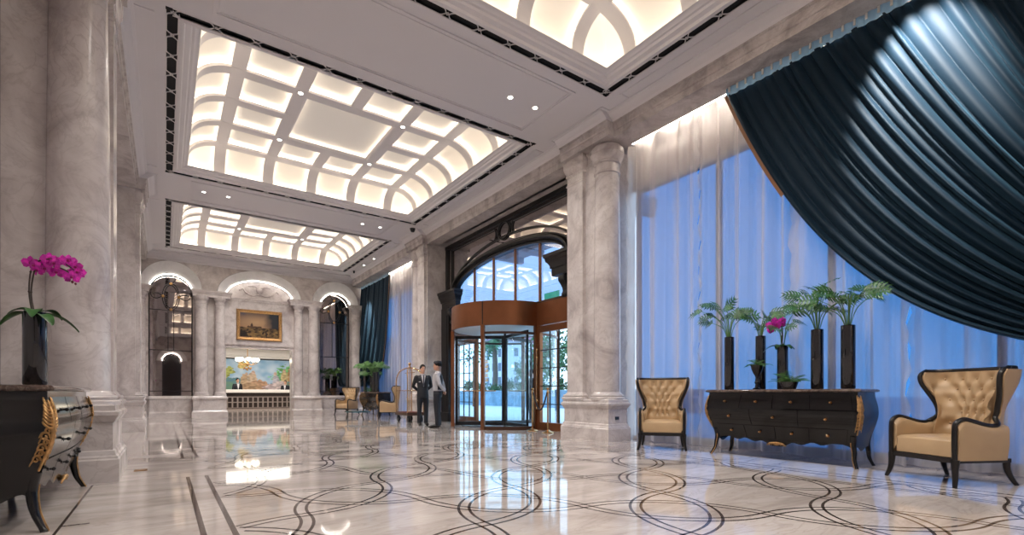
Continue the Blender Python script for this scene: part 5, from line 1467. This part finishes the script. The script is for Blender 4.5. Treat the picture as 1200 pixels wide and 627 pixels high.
    for sx in (-1, 1):
        s2 = MB(); s2.tube([(sx * .10, .07, .045), (sx * .10, .03, .055), (sx * .103, -.06, .05), (sx * .113, -.15, .036), (sx * .118, -.21, .028)], [.03, .045, .046, .042, .022], 12)
        s2.v = [(x, y, max(0, z)) for x, y, z in s2.v]; s2.build('shoe', 'shoe', t, smooth=60)
    # upper garment
    mat = {'suit': 'suit', 'vest': 'shirt_grey', 'tux': 'suit'}[top]
    g = MB(); zb = .80 if top != 'vest' else .98
    loft(g, [((0, 0, zb), .175 if top != 'vest' else .152, .125 if top != 'vest' else .11), ((0, 0, .98), .168, .122), ((0, 0, 1.10), .155, .112), ((0, -.005, 1.28), .180, .128), ((0, 0, 1.38), .190, .118), ((0, .005, 1.44), .165, .095), ((0, .012, 1.485), .085, .072)], 20)
    for q in 'rl':
        sx, sh, el, wr, hd_, pn = J[q]
        g.ball((sx * .175, .005, 1.415), .068, 10)
        g.tube([sh, lerp(sh, el, .5), el, lerp(el, wr, .5), lerp(el, wr, .96)], [.064, .060, .053, .047, .041], 12); g.ball(el, .053, 10)
    remesh(g.build('jacket' if top != 'vest' else 'shirt', mat, t, smooth=180), .013)
    if top != 'vest':
        f = MB(); f.grid(lambda a, b_: ((a - .5) * lerp(.012, .13, b_), -.131 - .004 * math.sin(PI * a) + .055 * max(0, b_ - .55) ** 1.3, lerp(1.14, 1.47, b_)), 6, 10); f.build('shirt_front', 'shirt', t, smooth=180)
        c = MB(); c.lathe([(.066, 1.455), (.062, 1.49), (.060, 1.51)], 18, (0, .004, 0)); c.build('collar', 'shirt', t)
        if top == 'tux':
            for sx in (-1, 1): pass
            bt2 = MB(); bt2.ball((-.022, -.085, 1.475), .018, 8, (1.3, .6, 1)); bt2.ball((.022, -.085, 1.475), .018, 8, (1.3, .6, 1)); bt2.build('bow_tie', 'tie', t)
        else:
            ti = MB(); ti.grid(lambda a, b_: ((a - .5) * lerp(.030, .045, 1 - b_) * (1 if b_ < .93 else .8), -.142 + .058 * max(0, b_ - .55) ** 1.3, lerp(1.15, 1.47, b_)), 3, 10); ti.build('tie', 'tie', t, smooth=180)
            for sx, w_ in ((-1, .045),): MB().box(-.135, -.085, -.128, -.112, 1.27, 1.285).build('pocket_square', 'shirt', t, smooth=0)
    else:
        v_ = MB()
        def vest(a, b_):
            ph = lerp(.08 * PI, .92 * PI, a); z = lerp(1.0, 1.47, b_)
            rx = interp([(1.0, .162), (1.1, .165), (1.28, .192), (1.38, .175), (1.44, .12), (1.47, .085)], z); ry = interp([(1.0, .118), (1.1, .122), (1.28, .140), (1.38, .130), (1.44, .108), (1.47, .085)], z)
            return (rx * math.cos(ph), ry * math.sin(ph), z)
        v_.grid(vest, 18, 12); v_.build('vest_back', 'suit', t, smooth=180)
        c = MB(); c.lathe([(.068, 1.45), (.064, 1.49), (.060, 1.515)], 18, (0, .004, 0)); c.build('collar', 'shirt', t)
        w_ = MB(); w_.lathe([(.157, .985), (.157, 1.03)], 22, sy=.72); w_.build('waistband', 'suit', t)
    return t
make_person('man in a dark suit, white shirt and tie standing with hands behind his back', (6.13, 13.17, 0), face(-.25, -.97), look=.12, top='suit', H=1.76)
make_person('man in a pale shirt and dark vest seen in profile, hands behind his back', (6.02, 12.0, 0), face(-.80, .60), look=.1, top='vest', cap=True, H=1.80)
make_person('person in a dark suit standing outside the glass beside the revolving door', (9.56, 12.45, 0), face(-.9, .3), top='suit', arms='side', H=1.70)
make_person('person in black dinner jacket and white shirt behind the bar at the left', (3.46, 32.55, 0), face(.2, -1), top='tux', arms='side', H=1.80)
make_person('person in black dinner jacket at the right end behind the bar', (6.02, 32.55, 0), face(-.4, -1), top='tux', arms='side', H=1.72)

# ------------------------------------------------------------------ outside
gm = MB(); gm.add([(8.15, -60, -.012), (150, -60, -.012), (150, 200, -.012), (8.15, 200, -.012)], [(0, 1, 2, 3)])
tag(gm.build('ground', 'paving', smooth=0, fixn=False), 'pale paved forecourt outside the entrance', 'pavement', kind='structure')
fw = MB(); fw.rings(20.5, 21.2, 14, 60, [(0, -.012), (0, 1.0), (.06, 1.0), (.06, 1.12), (-.02, 1.14)])
tag(fw.build('planter_wall', 'fountain', smooth=0), 'low blue-tiled planter wall across the forecourt', 'wall')
cn = MB(); cn.box(8.16, 10.9, 8.6, 14.9, 5.95, 6.2)
for k in range(6): cn.box(8.16, 10.9, 8.65 + k * 1.2, 8.85 + k * 1.2, 5.75, 5.95)
for k in range(2): cn.box(8.9 + k * 1.2, 9.1 + k * 1.2, 8.6, 14.9, 5.78, 5.95)
tag(cn.build('entrance_canopy', 'canopy', smooth=0), 'pale coffered canopy over the forecourt outside the door', 'canopy', kind='structure')
def crown(mb, c, r, n, seed, sc=(1, 1, 1), leaf=.16):
    rnd = random.Random(seed); cl = [V(rnd.gauss(0, .45) * sc[0], rnd.gauss(0, .45) * sc[1], rnd.gauss(0, .4) * sc[2]) * r for _ in range(14)]
    for i in range(n):
        q = rnd.choice(cl) + V(rnd.gauss(0, 1), rnd.gauss(0, 1), rnd.gauss(0, 1)) * r * .22 + Vector(c)
        a = V(rnd.gauss(0, 1), rnd.gauss(0, 1), rnd.gauss(0, 1)).normalized(); b_ = a.cross(V(rnd.gauss(0, 1), rnd.gauss(0, 1), rnd.gauss(0, 1))).normalized(); l = leaf * rnd.uniform(.7, 1.3)
        mb.add([q, q + a * l * .5 + b_ * l * .3, q + a * l, q + a * l * .5 - b_ * l * .3], [(0, 1, 2, 3)])
def tree(label, x, y, h, r, seed, n=900, leaf=.3, sc=(1, 1, 1)):
    t = thing('tree', label, 'tree', (x, y, -.012), 0)
    rnd = random.Random(seed); m = MB(); top = h - r * .8
    m.tube(curve([(0, 0, 0), (.1, .05, top * .5), (0, 0, top), (0, .1, h - r * .3)], 5), [lerp(.16, .06, i / 15) for i in range(16)], 8)
    for k in range(4): a = rnd.uniform(0, 6.28); m.tube([(0, 0, top * .9), (math.cos(a) * r * .4, math.sin(a) * r * .4, h - r * .5)], [.07, .03], 6)
    m.build('trunk', 'bark', t); f = MB(); crown(f, (0, 0, h - r * .6), r, n, seed, sc, leaf); f.build('crown', 'tree_leaf', t, smooth=0, fixn=False)
def palm(label, x, y, h, seed):
    t = thing('palm_tree', label, 'tree', (x, y, -.012)); rnd = random.Random(seed)
    MB().tube(curve([(0, 0, 0), (.15, 0, h * .5), (.05, .1, h)], 6), [lerp(.20, .12, i / 12) for i in range(13)], 9).build('trunk', 'bark', t)
    f = MB()
    for k in range(20):
        a = 2 * PI * k / 20 + rnd.uniform(-.2, .2); el = rnd.uniform(-.1, 1.1); L = 2.0 * rnd.uniform(.8, 1.1)
        C = [V(math.cos(a) * L * s_ * math.cos(el), math.sin(a) * L * s_ * math.cos(el), h + L * (s_ * math.sin(el) - .7 * s_ * s_)) for s_ in [i / 9 for i in range(10)]]
        for i in range(1, 10):
            d = (C[i] - C[i - 1]).normalized(); sd = d.cross(V(0, 0, 1)).normalized(); w = .42 * math.sin(PI * (.1 + .85 * i / 10))
            for s_ in (-1, 1): f.add([C[i - 1], C[i - 1] + d * .12 + sd * s_ * w * .6 - V(0, 0, .05), C[i - 1] + d * .22 + sd * s_ * w - V(0, 0, .14), C[i]], [(0, 1, 2, 3)])
    f.build('fronds', 'tree_leaf', t, smooth=0, fixn=False)
palm('palm beyond the planter wall, seen through the revolving door at left', 24.6, 37.5, 5.6, 1)
palm('slimmer palm right of the first one beyond the planter wall', 33.5, 51.5, 6.8, 2)
tree('dense tree seen through the gridded side door at right', 27, 32.5, 6.5, 2.6, 3, 1500, .34)
tree('rounded tree behind the planter wall at the middle of the door view', 33.0, 44.6, 4.2, 1.4, 4, 900, .25)
tree('broad tree seen through the left side door', 24.5, 45.5, 6.5, 2.2, 5, 1200, .32)
def bush(label, x, y, r, seed, z=1.1):
    t = thing('shrub', label, 'shrub', (x, y, -.012)); m = MB(); crown(m, (0, 0, z), r, 700, seed, (1, 1.1, .8), .16); m.build('foliage', 'hedge', t, smooth=0, fixn=False)
    MB().tube([(0, 0, 0), (0, 0, z)], .06, 6).build('stem', 'bark', t)
for i in range(8):
    y = 24 + i * 2.1; bush('leafy shrub number %s along the planter wall counted from the right' % ('one two three four five six seven eight'.split()[i]), 22.6, y, .62, 60 + i, 1.3 + .25 * (i % 3 == 1))
hs = thing('distant_house', 'pale distant house with a mauve mansard roof seen through the door', 'building', (74, 103, -.012))
m = MB(); m.box(-6, 6, -6, 6, 0, 13.5); m.build('house_walls', 'house_wall', hs, smooth=0)
m = MB(); m.rings(-6, 6, -6, 6, [(.5, 13.5), (.5, 13.9), (0, 14), (-1.8, 17.5), (-2.0, 17.6), (-5, 19)]); m.build('roof', 'house_roof', hs, smooth=0)
for k in range(4):
    for z in (3, 6.5, 10):
        MB().box(-6.06, -5.95, -4.8 + k * 2.7, -3.6 + k * 2.7, z, z + 2.0).build('house_window', 'house_win', hs, smooth=0)
        MB().box(-4.8 + k * 2.7, -3.6 + k * 2.7, -6.06, -5.95, z, z + 2.0).build('house_window', 'house_win', hs, smooth=0)
